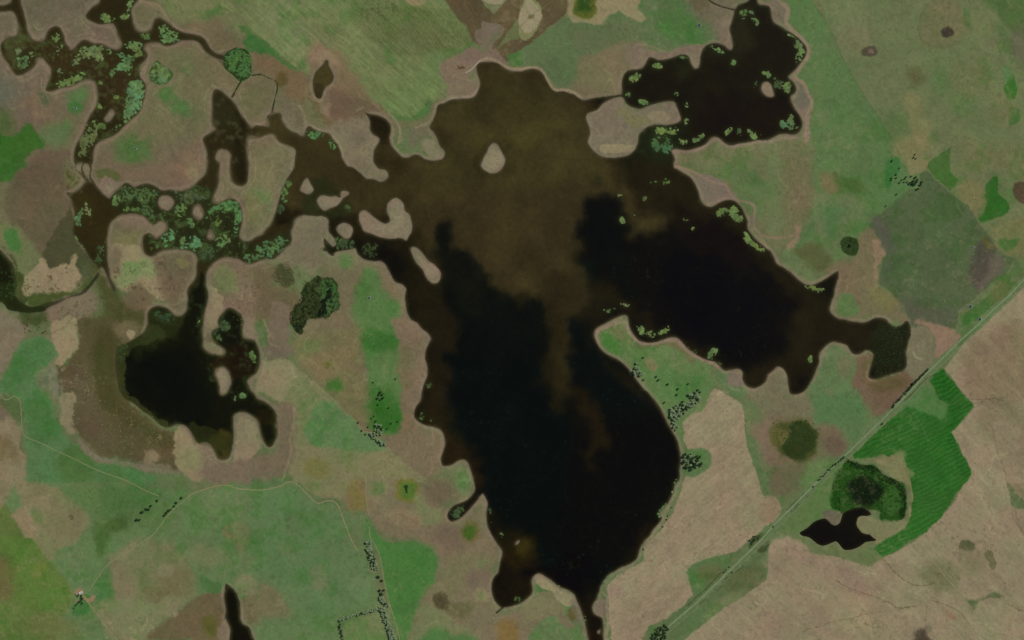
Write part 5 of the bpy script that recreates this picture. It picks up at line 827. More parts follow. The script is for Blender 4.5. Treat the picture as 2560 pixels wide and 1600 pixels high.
def plain_mat(name, col, rough=.85, var=.15, scale=.6, spec=.2, metal=0.):
    m, n, l = new_mat(name); b = n["Principled BSDF"]
    tc = n.new("ShaderNodeTexCoord"); nz = n.new("ShaderNodeTexNoise"); nz.inputs["Scale"].default_value = scale; nz.inputs["Detail"].default_value = 4
    l.new(tc.outputs["Object"], nz.inputs["Vector"])
    cr = n.new("ShaderNodeValToRGB"); e = cr.color_ramp.elements
    e[0].position = .3; e[1].position = .7
    e[0].color = (*[c * (1 - var) for c in col], 1); e[1].color = (*[min(1, c * (1 + var)) for c in col], 1)
    l.new(nz.outputs["Fac"], cr.inputs["Fac"]); l.new(cr.outputs["Color"], b.inputs["Base Color"])
    b.inputs["Roughness"].default_value = rough; b.inputs["Specular IOR Level"].default_value = spec; b.inputs["Metallic"].default_value = metal
    return m

COL = scene.collection
def tag(o, label=None, cat=None, group=None, kind=None):
    if label: o['label'] = label
    if cat: o['category'] = cat
    if group: o['group'] = group
    if kind: o['kind'] = kind
    return o

def grid_mesh(name, VX, VY, VZ, COLR, face_sel, mat, label, cat, kind):
    """regular grid (ny, nx) of vertices; keep the faces of face_sel (ny-1, nx-1)"""
    ny, nx = VX.shape
    idx = np.arange(ny * nx).reshape(ny, nx)
    q = np.stack([idx[:-1, :-1], idx[1:, :-1], idx[1:, 1:], idx[:-1, 1:]], -1)[face_sel]
    used = np.unique(q); remap = np.full(ny * nx, -1, np.int64); remap[used] = np.arange(len(used))
    q = remap[q].astype(np.int32)
    co = np.stack([VX.ravel()[used], VY.ravel()[used], VZ.ravel()[used]], 1).astype(np.float32)
    me = bpy.data.meshes.new(name)
    me.vertices.add(len(co)); me.vertices.foreach_set("co", co.ravel())
    me.loops.add(q.size); me.loops.foreach_set("vertex_index", q.ravel())
    me.polygons.add(len(q)); me.polygons.foreach_set("loop_start", np.arange(0, q.size, 4, dtype=np.int32)); me.polygons.foreach_set("loop_total", np.full(len(q), 4, np.int32))
    me.polygons.foreach_set("use_smooth", np.ones(len(q), bool))
    at = me.attributes.new("tint", 'FLOAT_COLOR', 'POINT')
    c4 = np.ones((len(used), 4), np.float32); c4[:, :3] = COLR.reshape(-1, 3)[used]
    at.data.foreach_set("color", c4.ravel())
    me.update(calc_edges=True); me.materials.append(mat)
    o = bpy.data.objects.new(name, me); COL.objects.link(o)
    return tag(o, label, cat, None, kind)

ALBV = np.array(ALB)
# ground: the traced plan plus widening rings out to the horizon, one sheet
ring = np.cumsum(np.array([8, 16, 30, 60, 110, 200, 380, 700, 1300, 2500, 5000, 9000, 16000.]))
xs_all = np.concatenate([(gx[0] - ring)[::-1], gx, gx[-1] + ring]); ys_all = np.concatenate([(gy[0] - ring)[::-1], gy, gy[-1] + ring])
R = len(ring)
Cl = (lin(C) * ALBV).astype(np.float32)
def padn(A, v=None):
    p = np.pad(A, ((R, R), (R, R)) + ((0, 0),) * (A.ndim - 2), mode='edge'); return p
Zp = padn(Z); Cp = padn(Cl)
edge = np.ones(Zp.shape, bool); edge[R:-R, R:-R] = False
far = np.array(lin(np.array((106, 106, 74.))) * ALBV, np.float32)
dd = np.zeros(Zp.shape, np.float32)
d1 = np.maximum(0, np.maximum(X0 - xs_all, xs_all - X1))[None] + 0 * dd; d2 = np.maximum(0, np.maximum(Y0 - ys_all, ys_all - Y1))[:, None] + 0 * dd
t_ = np.clip(np.maximum(d1, d2) / 60, 0, 1)
Cp = Cp * (1 - t_[..., None]) + far * t_[..., None]; Zp = Zp * (1 - t_) + .6 * t_
GX, GY = np.meshgrid(wx(xs_all), wy(ys_all))
grid_mesh("ground", GX, GY, Zp, Cp, np.ones((len(ys_all) - 1, len(xs_all) - 1), bool), M_GROUND, "patchwork of green pasture, tan stubble fields and bare grey mud flats around the lake", "ground", "structure")

# water sheets, one per body
GX, GY = np.meshgrid(wx(gx), wy(gy))
CWl = (lin(CW) * ALBV).astype(np.float32)
CWl = np.maximum(CWl - np.array((.0022, .0034, .0040), np.float32), .0003)
Z0 = np.zeros_like(Z)
near = blur(WATER, 3) > .02
fs = near[:-1, :-1] | near[1:, 1:]
FL = LABEL[:-1, :-1]
for lab, nm, tx, ct in ((1, "lake", "large dark lake with brown sediment water in its northern half", "lake"), (2, "lake_arm", "dark brown weedy pool in the north-east, joined to the big lake", "lake"),
    (3, "lagoon", "black lagoon west of the big lake, fringed by olive mud", "lagoon"), (4, "marsh_water", "brown winding marsh channels with green weed in the north-west", "marsh"),
    (5, "creek", "dark pond at the left edge running into a narrow green creek", "pond"), (6, "pond", "narrow black pond at the bottom left edge", "pond"), (7, "pond", "black pond below the dark green thicket", "pond"),
    (8, "pond", "small olive teardrop pool in bare ground below the striped field", "pond"), (9, "pond", "tiny round black pond in a dark green ring", "pond"), (10, "pond", "weed-covered pond with thin creeks leaving it", "pond"), (11, "pond", "pale green weed-covered pool beside the marsh", "pond")):
    sel = fs & (FL == lab)
    if sel.any(): grid_mesh(nm, GX, GY, Z0, CWl, sel, M_WATER, tx, ct, "structure")
MZ = np.clip(MAT - .5, -.6, .8) * .8
ms = (MAT > .38); fs = ms[:-1, :-1] | ms[1:, 1:] | ms[1:, :-1] | ms[:-1, 1:]
grid_mesh("water_weed", GX, GY, MZ, (lin(CM) * ALBV).astype(np.float32), fs, M_WEED, "bright green floating weed in ragged mats on the dark water", "water weed", "stuff")

# ---------------------------------------------------------------- roads and tracks (draped ribbons)
def ribbon(name, s, width, mat, label, straight=False, w=.6, lift=.12, cat="track"):
    P = pts(s); P = densify(P, 4, False) if straight else smooth(P, False, 4)
    P = wobble(P, w)
    D = np.gradient(P, axis=0); D /= np.maximum(np.hypot(D[:, 0], D[:, 1])[:, None], 1e-6); Nn = np.stack([-D[:, 1], D[:, 0]], 1) * width / 2
    V = []; F = []
    for i, p in enumerate(P):
        for k in (-1, -.4, .4, 1):
            q = p + Nn[i] * k * (1 + .18 * math.sin(i * 1.7 + k))
            V.append((float(wx(q[0])), float(wy(q[1])), max(ground_z(q[0], q[1]), .02) + lift + (0.05 if abs(k) < .5 else -.04)))
        if i:
            for k in range(3):
                a = (i - 1) * 4 + k; F.append((a, a + 4, a + 5, a + 1))
    me = bpy.data.meshes.new(name); me.from_pydata(V, [], F); me.update(); me.materials.append(mat)
    o = bpy.data.objects.new(name, me); COL.objects.link(o)
    return tag(o, label, cat, None, "structure")
def alb(c): return tuple(float(v) for v in lin(np.array(c, float)) * ALBV)
M_TRACK = plain_mat("bare_track", alb((128,122,86)), .95, .12, .05); M_TRACK2 = plain_mat("pale_track", alb((118,124,84)), .95, .12, .05)
M_ROAD = plain_mat("gravel_road", alb((118,126,96)), .95, .12, .04); M_BALLAST = plain_mat("old_rail_bed", alb((112,112,82)), .95, .2, .05)
ribbon("road", "2 3:128,158 146,140 172,118 200,91 235,57 242,49; 3 3:6,42 28,20 48,0; 3 2:74,127 110,92 128,74 150,50 165,36 182,19 200,3; 3 1:212,142 228,128 246,108 266,88", 3.2, M_ROAD, "pale gravel causeway road running diagonally between the lake and the emerald field", True, .3, cat="road")
ribbon("road", "2 3:132,160 150,142 176,120 204,93 238,59 246,50; 3 3:10,44 32,22 52,2; 3 2:78,129 114,94 132,76 154,52 169,38 186,21 204,5; 3 1:216,144 232,130 250,110 270,90", 1.6, M_BALLAST, "narrow parallel track beside the diagonal causeway road", True, .5, cat="road")
ribbon("track", "0 1:-30,151; 0 2:0,70 14,72 19,77 20,84 21,104 26,111 40,117 52,123 68,130 80,136 95,143 115,150; 0 3:126,4 140,11 150,15", 2.0, M_TRACK2, "thin pale track crossing the green pasture below the lagoon")
ribbon("track", "0 3:178,16 184,12 196,8 206,5.5 216,5 224,8 232,9 242,9.5; 1 3:10,9 22,6 30,2 36,2 42,7 50,15 58,22 66,20 73,20 78,25 82,36 86,46 90,56 96,67", 2.4, M_TRACK, "winding tan dirt track south of the lagoon mud flats")
ribbon("track", "0 3:178,16 160,32 144,52 120,68 100,82 84,106", 2.0, M_TRACK2, "straight pale track running down to the farmstead")
ribbon("track", "0 3:80,112 88,122 97,134 108,148 118,160", 2.2, M_TRACK, "tan track leaving the farmstead to the south-east")
ribbon("track", "1 3:107,44 108,54 114,64 118,76 121,94 124,108 128,122 132,136 136,151 142,180", 1.8, M_TRACK2, "thin pale track on the right of the tree belt")
ribbon("track", "3 3:140,58 154,74 168,92 182,108 196,126 208,142 222,160", 2.2, M_TRACK, "straight tan farm track across the stubble field at lower right")
ribbon("track", "1 3:104,-4 104,8 105,24 107,34", 1.6, M_TRACK, "short tan track north of the tree belt")
ribbon("dam_wall", "1 0:198,69 203,66 208,61 212,57", 3.0, plain_mat("pale_rubble", alb((146,136,118)), .9, .2, .1), "short pale rubble bank at the head of the lake's northern bay", False, .4, .5, "dam")

# ---------------------------------------------------------------- trees
def mesh_obj(name, V, F, mats, fm=None):
    me = bpy.data.meshes.new(name); me.from_pydata(V, [], F); me.update()
    for m in mats: me.materials.append(m)
    if fm is not None: me.polygons.foreach_set("material_index", np.array(fm, np.int32))
    return me
def tube(V, F, p, q, r0, r1, n=6):
    p = Vector(p); q = Vector(q); d = (q - p).normalized(); a = d.orthogonal().normalized(); b = d.cross(a); s = len(V)
    for c, r in ((p, r0), (q, r1)):
        for k in range(n):
            t = 2 * math.pi * k / n; V.append(tuple(c + a * (math.cos(t) * r) + b * (math.sin(t) * r)))
    for k in range(n): F.append((s + k, s + (k + 1) % n, s + n + (k + 1) % n, s + n + k))
    F.append(tuple(s + n + k for k in range(n)))
def crown_mesh(r, seed, h, R_, lobes, nleaf, size, mats):
    rd = random.Random(seed); V = []; F = []; fm = []
    L = []
    for k in range(lobes):
        a = rd.random() * 6.28; d = R_ * .55 * math.sqrt(rd.random())
        L.append((math.cos(a) * d, math.sin(a) * d, h * (.55 + .32 * rd.random()), R_ * rd.uniform(.42, .62)))
    for k in range(nleaf):
        cx, cy, cz, rr = rd.choice(L)
        u = Vector((rd.gauss(0, 1), rd.gauss(0, 1), rd.gauss(0, 1))).normalized(); rad = rr * (.55 + .5 * rd.random())
        c = Vector((cx, cy, cz)) + Vector((u.x * rad, u.y * rad, u.z * rad * .85))
        nrm = (u + Vector((rd.uniform(-.6, .6), rd.uniform(-.6, .6), rd.uniform(.1, 1.3)))).normalized()
        a = nrm.orthogonal().normalized(); b = nrm.cross(a); s = size * rd.uniform(.6, 1.3); i = len(V)
        t = rd.random() * 6.28; a, b = a * math.cos(t) + b * math.sin(t), b * math.cos(t) - a * math.sin(t)
        V += [tuple(c + a * s), tuple(c + b * s * .8 + nrm * s * .2), tuple(c - a * s), tuple(c - b * s * .8 + nrm * s * .15)]
        F.append((i, i + 1, i + 2, i + 3)); fm.append(0 if rd.random() < .62 else 1)
    return mesh_obj("crown", V, F, mats, fm)
def trunk_mesh(h, r, seed, mat):
    rd = random.Random(seed); V = []; F = []
    tube(V, F, (0, 0, -.4), (0, 0, h * .35), r, r * .75); tube(V, F, (0, 0, h * .33), (.2, .1, h * .62), r * .75, r * .45)
    for k in range(4):
        a = k * 1.57 + rd.random(); tube(V, F, (0, 0, h * (.3 + .07 * k)), (math.cos(a) * h * .22, math.sin(a) * h * .22, h * (.55 + .05 * k)), r * .45, r * .15, 5)
    return mesh_obj("trunk", V, F, [mat])
M_BARK = plain_mat("bark", (.16, .13, .10), .9, .25, 1.2)
M_PALE1 = plain_mat("pale_leaves", alb((126,142,110)), .75, .15, .4); M_PALE2 = plain_mat("grey_green_leaves", alb((100,118,86)), .75, .2, .4)
M_DARK1 = plain_mat("dark_leaves", alb((34,50,26)), .8, .25, .4); M_DARK2 = plain_mat("deep_green_leaves", alb((52,72,38)), .8, .25, .4)
KIND = {}
for kd, (h, R_, lb, nl, sz, ms_) in {"pale": (14, 7.4, 7, 300, 1.75, [M_PALE1, M_PALE2]), "dark": (12, 6.6, 6, 260, 1.5, [M_DARK1, M_DARK2]), "bush": (3.8, 3.4, 5, 130, 1.0, [M_DARK2, M_DARK1])}.items():
    KIND[kd] = [(crown_mesh(0, 50 + i * 7 + len(kd), h, R_, lb, nl, sz, ms_), trunk_mesh(h, .38 if kd != "bush" else .12, i, M_BARK)) for i in range(4)]
rt = random.Random(5); TREES = []; NTREE = 0
def tree(px, py, s, kd, label, group=None):
    global NTREE
    cr, tr = KIND[kd][rt.randrange(4)]
    nm = {"pale": "broadleaf_tree", "dark": "dark_tree", "bush": "shrub"}[kd]
    e = bpy.data.objects.new(nm, None); COL.objects.link(e); e.empty_display_size = 2
    e.location = (float(wx(px)), float(wy(py)), max(ground_z(px, py), 0)); e.rotation_euler = (0, 0, rt.random() * 6.28)
    s *= 1.12
    e.scale = (s * rt.uniform(.92, 1.08), s * rt.uniform(.92, 1.08), s * rt.uniform(.85, 1.15))
    for n_, me in (("crown", cr), ("trunk", tr)):
        c = bpy.data.objects.new(n_, me); COL.objects.link(c); c.parent = e
    tag(e, label, "shrub" if kd == "bush" else "tree", group); NTREE += 1
    return e
def P1(s): return [tuple(p) for p in pts(s)]
def inpoly(P, x, y):
    r = False; n = len(P)
    for i in range(n):
        a, b = P[i], P[(i + 1) % n]
        if (a[1] > y) != (b[1] > y) and x < a[0] + (b[0] - a[0]) * (y - a[1]) / (b[1] - a[1]): r = not r
    return r
def belt(s, n, width, size, kd, label, group, mind=5.0):
    P = densify(pts(s), 1.0, False); got = []
    tries = 0
    while len(got) < n and tries < n * 60:
        tries += 1; p = P[rt.randrange(len(P))]; q = (p[0] + rt.uniform(-.5, .5) * width, p[1] + rt.uniform(-.5, .5) * width * .6)
        if all((q[0] - g[0]) ** 2 + (q[1] - g[1]) ** 2 > mind ** 2 for g in got): got.append(q)
    for q in got: tree(q[0], q[1], size * rt.uniform(.75, 1.15), kd if rt.random() < .85 else "dark", label, group)
def grove(s, n, size, kd, label, group, mind=5.2, mixd=.12):
    P = pts(s); got = []; tries = 0
    lo = P.min(0); hi = P.max(0)
    while len(got) < n and tries < n * 80:
        tries += 1; q = (rt.uniform(lo[0], hi[0]), rt.uniform(lo[1], hi[1]))
        if inpoly(P, *q) and all((q[0] - g[0]) ** 2 + (q[1] - g[1]) ** 2 > mind ** 2 for g in got): got.append(q)
    for q in got: tree(q[0], q[1], size * rt.uniform(.7, 1.15), kd if rt.random() > mixd else "dark", label, group)
def each(s, size, kd, labels, group=None):
    for i, p in enumerate(P1(s)): tree(p[0], p[1], size * rt.uniform(.9, 1.1), kd, labels[i] if isinstance(labels, list) else labels, group)

belt("1 3:107,58 107,66 109,72 111,78 113,84", 38, 13, .62, "pale", "grey-green tree in the dense top stretch of the long north-south tree belt", "trees in the upper tree belt", 4.2)
each("1 3:115,91 116,91.5 119,95 117,104 121,104 118,107 119,107.5", .75, "dark", "dark tree in the thin gappy middle of the long tree belt", "trees in the middle of the tree belt")
belt("1 3:119,111 121,115 124,118", 10, 9, .68, "pale", "grey-green tree just above the corner where the hedge leaves the belt", "trees above the hedge corner", 4.2)
belt("1 3:118,120 110,123 100,126 90,128 84,130 79,132", 44, 5, .55, "pale", "grey-green tree in the hedge along the top of the square paddock", "trees along the paddock's top hedge", 3.6)
belt("1 3:79,134 80,140 81,146 82,152 83,160", 17, 3, .55, "dark", "small dark tree in the hedge down the left side of the paddock", "trees along the paddock's left hedge", 3.6)
belt("1 3:119,122 122,130 125,138 128,146 131,154", 52, 12, .62, "pale", "grey-green tree in the wide belt down the right side of the paddock", "trees along the paddock's right belt", 4.2)
# grove on the green strip west of the lake
grove("1 2:111,99 119,98 121,106 116,111 111,106", 15, .62, "pale", "grey-green tree in the loose grove on the bright green strip", "trees of the grove on the green strip", 4.2)
belt("1 2:108,108 113,112 117,115 121,118", 20, 5, .6, "pale", "grey-green tree in the row along the field edge under the grove", "trees in the row at the field edge", 3.6)
each("1 2:118,68 116,70.5 119.5,70.5 115,74 118,75 120,73.5", .62, "dark", "small dark tree in the cluster above the green strip's grove", "cluster of small trees above the grove")
each("1 2:111,59 132,55.5 115.5,80 125.5,83 111.5,90.5 109,93 113.5,95.5 106,101 124,102.5 134,96 128,97.5 100,104.5 103.5,108 96.5,97", .48, "dark",
     ["lone small tree on the green strip above the tree cluster", "lone small tree near the green strip's right edge", "lone small tree between the upper cluster and the grove", "lone small tree right of the gap between cluster and grove", "topmost tree just above the grove", "small tree left of the grove's top", "small tree at the grove's upper tip", "small tree on the left side of the grove", "small tree on the right side of the grove", "small tree farthest right of the grove", "small tree to the right of the grove's middle", "tiny tree outside the field edge left of the grove", "tiny tree outside the field edge below left of the grove", "tiny tree alone on the field edge above the grove"])
# promontory trees
each("2 2:118,40.5 117,45 119.5,46 115.5,48.5 118,49 121,49 121.5,51.5 124,50.5 116,50.5", .78, "pale", "grey-green tree in the small clump on the lake bank of the promontory", "clump on the promontory bank")
each("2 2:124.5,56.5 136,53.5 138.5,56.5 124,35.5 147,60.5 156.5,65 155.5,70.5 166.5,60 144,77.5 175.5,66 177.5,68 161,77", .55, "dark",
     ["lone tree below the promontory's bank clump", "left tree of the pair on the promontory", "right tree of the pair on the promontory", "tiny shrub-like tree above the bank clump", "tiny lone tree in the middle of the promontory", "lone tree north-west of the promontory grove", "tiny tree under the lone one north-west of the grove", "tiny tree alone near the middle of the promontory's right side", "tiny lone tree on the bank left of the grove", "small tree at the grove's top right", "small tree on the grove's far right edge", "small tree just above the grove's left arm"])
grove("2 2:167,70 172,68 178,72 178,76 172,80 166,85 160,91 154,95 150,93 150,84 156,80 164,77 168,75", 46, .72, "pale", "grey-green tree in the dense grove at the tan field's corner", "trees of the promontory grove", 5.0)
each("2 2:152,97 154,98.5 153,101 155,103.5 156.5,101", .6, "pale", "small tree straggling south from the promontory grove along the bank", "stragglers south of the grove")
grove("2 2:161,127 168,126 178,129 180,136 177,142 170,142 162,140", 28, .78, "dark", "dark tree in the compact clump between lake and tan field", "trees of the lakeside clump", 5.0, 0)
grove("2 2:162,128 178,128 179,140 163,138", 9, .7, "pale", "pale grey-green tree inside the compact lakeside clump", "pale trees of the lakeside clump", 7.0, 0)
# south-west rows
each("0 3:149,19 143,24 139,27 141,27.5 135,30 130,37.5 132.5,37.5", .72, "dark", ["uppermost dark tree of the left row in the green pasture", "largest dark tree of the left row in the green pasture", "left of the two small touching trees mid left row", "right of the two small touching trees mid left row", "dark round tree below the two touching ones in the left row", "left tree of the lowest pair in the left row", "right tree of the lowest pair in the left row"])
each("0 3:172,16.5 167,21 165,24.5 160,28.5 161.5,27.5 158,30.5 156,33", .62, "dark", ["uppermost dark tree of the right row beside the pale track", "second tree down the right row beside the track", "third tree down the right row beside the track", "fourth dark tree of the right row, next above the lowest three", "dark tree touching the right row's fourth, just above it", "second lowest dark tree of the right row", "lowest dark tree of the right row beside the track"])
each("0 3:74,109 77,109 77.5,111 78.5,112 77,113.5 78,116 75,115", .55, "dark", "dark tree among the farmstead's yard trees", "trees round the farmstead")
each("0 3:72,118 73,117 70,121", .4, "dark", ["tiny middle tree in the row below the farmstead", "tiny top tree in the row below the farmstead", "tiny lowest tree in the row below the farmstead"])
# north-east grove
each("3 1:139,16.5 134,22 138,23.5 136,22.5 143.5,23.5 141.5,27 140,21 145,21 141,19 137,20", .66, "dark", "dark tree in the tight grove on bare ground at the field's corner", "trees of the north-east grove")
each("3 1:124,7.5 117,1 131,21 129,18 126,19 130,16 124,21.5 121,14 116,19 121,17 135,15.5 121.5,32.5 111,43.5 116.5,17 128,21", .46, "dark",
     ["small tree alone above the north-east grove's scatter", "small tree farthest up from the north-east grove", "small tree touching the north-east grove's left side", "small tree second left of the north-east grove", "small tree in the middle of the grove's scatter", "small tree near the top of the grove's scatter", "small tree low in the grove's scatter", "tiny tree at the top left of the grove's scatter", "tiny tree at the far left of the grove's scatter", "tiny tree left of centre in the grove's scatter", "small tree just above the north-east grove", "small tree on the dark field's top left edge", "small tree at the dark field's left corner", "tiny tree left of the grove's scatter, the upper one", "small tree close under the grove's scatter"])
each("3 0:138.5,146 137.5,149 139.5,150", .42, "dark", "tiny tree in the trio at the foot of the pale olive field", "trio of tiny trees")
# roadside
each("3 2:108,98 124.5,75 119,81 130,70 118,82.5", .48, "dark", ["dark tree alone at the crop's corner beside the causeway", "small dark tree on the causeway, middle one", "small dark tree on the causeway, lower one", "small dark tree on the causeway where the ditch shrubs begin", "small dark tree next to the lower causeway tree"])
each("3 3:43,6 5,44 ", .5, "dark", ["lone dark tree beside the causeway above the black pond", "lone dark tree beside the causeway near the tan field's tip"])
belt("3 2:72,129 66,134 60,139 54,145 48,151", 26, 3.5, .42, "dark", "small dark tree lining the causeway beside the dark thicket", "small trees lining the causeway", 4.0)
belt("3 2:151,46 144,53 137,60 130,67", 26, 1.6, .75, "bush", "dark shrub in the long straight hedge on the causeway's upper side", "shrubs of the causeway hedge", 3.0)
grove("2 3:224,57 228,53 235,51 237,54 230,58 226,62", 12, 1.0, "bush", "dark shrub in the thicket where the causeway crosses the wet hollow", "shrubs of the causeway thicket", 3.4, 0)
each("2 3:150.5,26 146,37.5 147,34 142.5,44 124,65.5", .8, "bush", ["shrub on the bank beside the light green weed patch", "middle shrub on the bank path", "shrub just above the middle one on the bank path", "lower shrub on the bank path", "lowest shrub on the lake bank, near the field's tip"])
each("2 3:205,82 202,85 208,87 200,87", .8, "bush", ["upper shrub by the causeway in the green wedge", "middle shrub by the causeway in the green wedge", "shrub on the causeway's lower side in the green wedge", "lowest shrub by the causeway in the green wedge"])
grove("2 3:132,146 138,139 146,136 150,142 146,148 138,153 128,156", 44, 1.25, "bush", "grey-green shrub in the oval copse at the bottom edge by the causeway", "shrubs of the oval copse", 3.2, 0)

# ---------------------------------------------------------------- reed tufts: real clumps standing in the thickets (uncountable)
def tufts(name, areas, mat_cols, label):
    V = []; F = []; fm = []
    rd = random.Random(77)
    for s, n, hh, rr, mi in areas:
        P = shape(s, w=0); lo = P.min(0); hi = P.max(0); k = 0; tr = 0
        while k < n and tr < n * 6:
            tr += 1; x = rd.uniform(lo[0], hi[0]); y = rd.uniform(lo[1], hi[1])
            if not inpoly(P, x, y) or nsample(N_SM, x, y) < .38: continue
            z = max(ground_z(x, y), 0); X = float(wx(x)); Y = float(wy(y)); k += 1
            h = hh * rd.uniform(.6, 1.2); r = rr * rd.uniform(.6, 1.3)
            m_ = mi[0] if rd.random() < .7 else mi[1]
            for q in range(3):
                a = rd.random() * 6.28; i = len(V); dx, dy = math.cos(a) * r, math.sin(a) * r
                V += [(X - dx * .5, Y - dy * .5, z - .1), (X + dy * .5, Y - dx * .5, z + h * .5), (X + dx * rd.uniform(.6, 1), Y + dy, z + h), (X - dy * .5 + dx * .4, Y + dx * .5, z + h * .7)]
                F.append((i, i + 1, i + 2, i + 3)); fm.append(m_)
    me = mesh_obj(name, V, F, mat_cols, fm); o = bpy.data.objects.new(name, me); COL.objects.link(o)
    return tag(o, label, "reeds", None, "stuff")
RM = [plain_mat("reed_dark", alb((30,50,20)), .85, .3, .2), plain_mat("reed_green", alb((56,92,38)), .85, .3, .2), plain_mat("reed_straw", alb((140,130,92)), .85, .2, .2), plain_mat("reed_olive", alb((72,76,40)), .85, .2, .2)]
tufts("reeds", ((THICK, 900, 1.8, 1.6, (0, 1)), ("3 2:74,131 86,137 98,137 106,143 118,150; 3 3:124,2 130,12 129,33 124,36 124,10 112,2; 3 2:104,150 94,142 80,140", 900, 3.0, 2.2, (0, 0)), ("3 3:76,2 94,-4 106,6 106,16 96,22 84,22 78,12", 500, 2.2, 2, (0, 0)), (TH2, 1100, 2.0, 2.0, (0, 3)), ("3 2:104,8 134,8 131,24 130,40 124,50 97,54 99,38", 900, 1.8, 1.8, (0, 3)), ("3 2:10,98 36,97 46,114 42,128 22,130 10,118", 380, 1.4, 1.6, (3, 0)),
    ("0 0:214,50 230,47 237,60 232,74 216,66", 350, 1.8, 1.8, (1, 0)), ("3 1:69,78 76,73 85,78 84,86 76,89 69,85", 220, 1.6, 1.6, (0, 1)), ("1 1:18,98 34,98 35,112 24,120 17,112", 90, 1.2, 1.4, (3, 3))), RM, "dark green reeds and rushes crowding the marshy thickets")
tufts("pampas_grass", (("0 2:58,44 86,44 84,70 70,68 58,60", 60, 1.8, 2.3, (2, 2)), ("0 2:68,76 76,78 74,104 68,98", 30, 1.8, 2.3, (2, 2)), ("0 2:88,76 110,80 150,92 146,130 110,124 90,108", 150, 1.6, 2.0, (2, 2)), ("1 1:4,100 44,98 40,130 30,151 0,151", 160, 1.4, 1.8, (2, 2)), ("0 1:218,96 242,100 242,151 216,151", 100, 1.4, 1.8, (2, 2))), RM, "straw-coloured pampas grass tussocks dotted over the brown mud flats")

# ---------------------------------------------------------------- stock tanks and farmstead
M_CONC = plain_mat("pale_concrete", (.52, .53, .50), .85, .12, .5); M_TANKW = plain_mat("tank_water", (.02, .04, .035), .1, .2, .5, .5); M_STEEL = plain_mat("galvanised_steel", (.42, .43, .44), .45, .1, 2, .5, .8)
M_ROOF = plain_mat("tin_roof", (.50, .50, .49), .5, .12, .6, .4); M_WALL = plain_mat("whitewash", (.62, .58, .52), .85, .1, .8); M_ROOFR = plain_mat("rusty_roof", (.34, .17, .12), .7, .2, .6)
def add(name, V, F, mat, parent=None):
    me = mesh_obj(name, V, F, [mat]); o = bpy.data.objects.new(name, me); COL.objects.link(o)
    if parent: o.parent = parent
    return o
def lathe(prof, n=28):
    V = []; F = []
    for r, z in prof:
        for k in range(n): V.append((r * math.cos(2 * math.pi * k / n), r * math.sin(2 * math.pi * k / n), z))
    for j in range(len(prof) - 1):
        for k in range(n): F.append((j * n + k, j * n + (k + 1) % n, (j + 1) * n + (k + 1) % n, (j + 1) * n + k))
    return V, F
def tank(s, R_, label, mill=True):
    p = P1(s)[0]; e = bpy.data.objects.new("water_tank", None); COL.objects.link(e)
    e.location = (float(wx(p[0])), float(wy(p[1])), ground_z(*p)); tag(e, label, "water tank")
    V, F = lathe([(R_, -.3), (R_, 1.5), (R_ - .5, 1.52), (R_ - .52, .3)]); add("wall", V, F, M_CONC, e)
    n = 28; V = [(0, 0, 1.1)] + [((R_ - .5) * math.cos(2 * math.pi * k / n), (R_ - .5) * math.sin(2 * math.pi * k / n), 1.1) for k in range(n)]
    add("water_surface", V, [(0, 1 + k, 1 + (k + 1) % n) for k in range(n)], M_TANKW, e)
    V = []; F = []; tube(V, F, (R_ + 1.2, -2, -.2), (R_ + 1.2, 2.2, -.2 + .001), .5, .5, 8); add("trough", V, F, M_CONC, e)
    if mill:
        w = bpy.data.objects.new("wind_pump", None); COL.objects.link(w); w.location = (e.location.x - R_ - 4, e.location.y + 1, e.location.z); tag(w, "steel windmill pump" + label.replace("pale round stock tank", "", 1), "windmill")
        V = []; F = []
        for a in (0, 1, 2, 3):
            x, y = ((1, 1), (1, -1), (-1, -1), (-1, 1))[a]; tube(V, F, (x * 1.3, y * 1.3, -.3), (x * .2, y * .2, 9), .09, .07, 5)
            x2, y2 = ((1, -1), (-1, -1), (-1, 1), (1, 1))[a]
            for z in (2.2, 4.6, 7): k = 1.3 - 1.1 * z / 9; tube(V, F, (x * k, y * k, z), (x2 * k, y2 * k, z), .05, .05, 4)
        add("tower", V, F, M_STEEL, w)
        V = []; F = []
        for k in range(14):
            a = 2 * math.pi * k / 14; c, s_ = math.cos(a), math.sin(a); i = len(V)
            V += [(.5, c * .4, 9.2 + s_ * .4), (.5, c * 1.7 - s_ * .25, 9.2 + s_ * 1.7 + c * .25), (.65, c * 1.7 + s_ * .25, 9.2 + s_ * 1.7 - c * .25)]; F.append((i, i + 1, i + 2))
        add("wheel", V, F, M_STEEL, w)
        add("tail_vane", [(-.3, 0, 9.2), (-2.4, 0, 9.9), (-2.4, 0, 8.6), (-2.4, .04, 8.6), (-2.4, .04, 9.9), (-.3, .04, 9.2)], [(0, 1, 2), (3, 4, 5), (0, 5, 4, 1), (1, 4, 3, 2), (2, 3, 5, 0)], M_STEEL, w)
tank("3 1:191,138.5", 6.5, "pale round stock tank on grass left of the diagonal road, upper of two")
tank("3 1:200,150.5", 6.0, "pale round stock tank at the roadside below the other one")
tank("0 0:71.5,102.5", 4.2, "pale round stock tank on the green tongue in the north-west marsh")
tank("0 0:128,140.5", 4.2, "pale round stock tank on the green patch of the western peninsula")
tank("2 0:177,24", 6.0, "pale round stock tank in the pasture north of the weedy pool")
tank("1 1:107,130.5", 5.0, "pale round stock tank on the bright green strip west of the lake")
tank("3 1:194,82.5", 3.6, "pale round stock tank in the dark grey-green field", False)

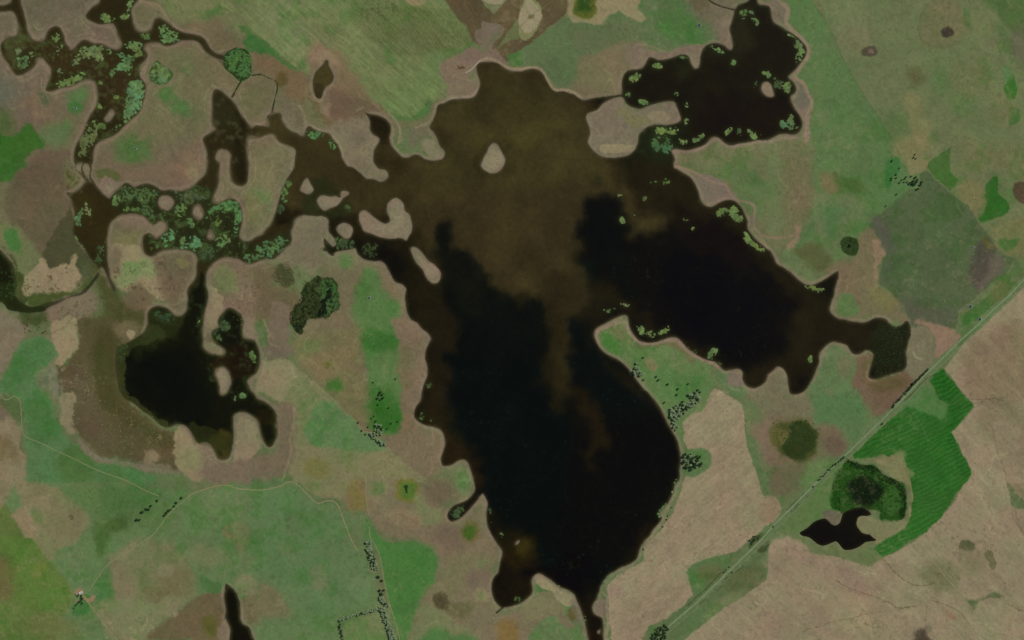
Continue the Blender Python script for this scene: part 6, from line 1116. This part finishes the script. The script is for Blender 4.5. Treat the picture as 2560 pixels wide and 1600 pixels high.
def house(s, L, Wd, H, rot, roof, label):
    p = P1(s)[0]; e = bpy.data.objects.new("farm_building", None); COL.objects.link(e)
    e.location = (float(wx(p[0])), float(wy(p[1])), ground_z(*p)); e.rotation_euler = (0, 0, rot); tag(e, label, "building")
    l, w = L / 2, Wd / 2; rd = H + Wd * .28
    V = [(-l, -w, -.4), (l, -w, -.4), (l, w, -.4), (-l, w, -.4), (-l, -w, H), (l, -w, H), (l, w, H), (-l, w, H), (-l, 0, rd), (l, 0, rd)]
    add("wall", V, [(0, 1, 5, 4), (1, 2, 6, 9, 5), (2, 3, 7, 6), (3, 0, 4, 8, 7)], M_WALL, e)
    o_ = .5; V = []; F = []
    for sg in (-1, 1):
        i = len(V); V += [(-l - o_, 0, rd + .12), (l + o_, 0, rd + .12), (l + o_, sg * (w + o_), H - .02), (-l - o_, sg * (w + o_), H - .02), (-l - o_, 0, rd + .02), (l + o_, 0, rd + .02), (l + o_, sg * (w + o_), H - .12), (-l - o_, sg * (w + o_), H - .12)]
        F += [(i, i + 1, i + 2, i + 3), (i + 4, i + 7, i + 6, i + 5), (i + 3, i + 2, i + 6, i + 7), (i, i + 3, i + 7, i + 4), (i + 1, i + 5, i + 6, i + 2)]
    add("roof", V, F, roof, e)
    def bx(n_, x0, x1, y0, y1, z0, z1, m): add(n_, [(x0, y0, z0), (x1, y0, z0), (x1, y1, z0), (x0, y1, z0), (x0, y0, z1), (x1, y0, z1), (x1, y1, z1), (x0, y1, z1)], [(0, 3, 2, 1), (4, 5, 6, 7), (0, 1, 5, 4), (1, 2, 6, 5), (2, 3, 7, 6), (3, 0, 4, 7)], m, e)
    bx("door", -.5, .5, -w - .06, -w + .02, 0, 2.1, M_BARK)
    for k in (-.6, .6): bx("window", l * k - .5, l * k + .5, -w - .05, -w + .02, 1, 2.1, M_TANKW)
house("0 3:76.5,106.5", 13, 8, 3.2, .5, M_ROOF, "white farmhouse with pale tin roof among dark trees at lower left")
house("0 3:72.5,108", 8, 6, 2.8, 1.9, M_ROOFR, "small shed with rusty roof left of the farmhouse")

print("trees", NTREE, "grid", NX, NY)
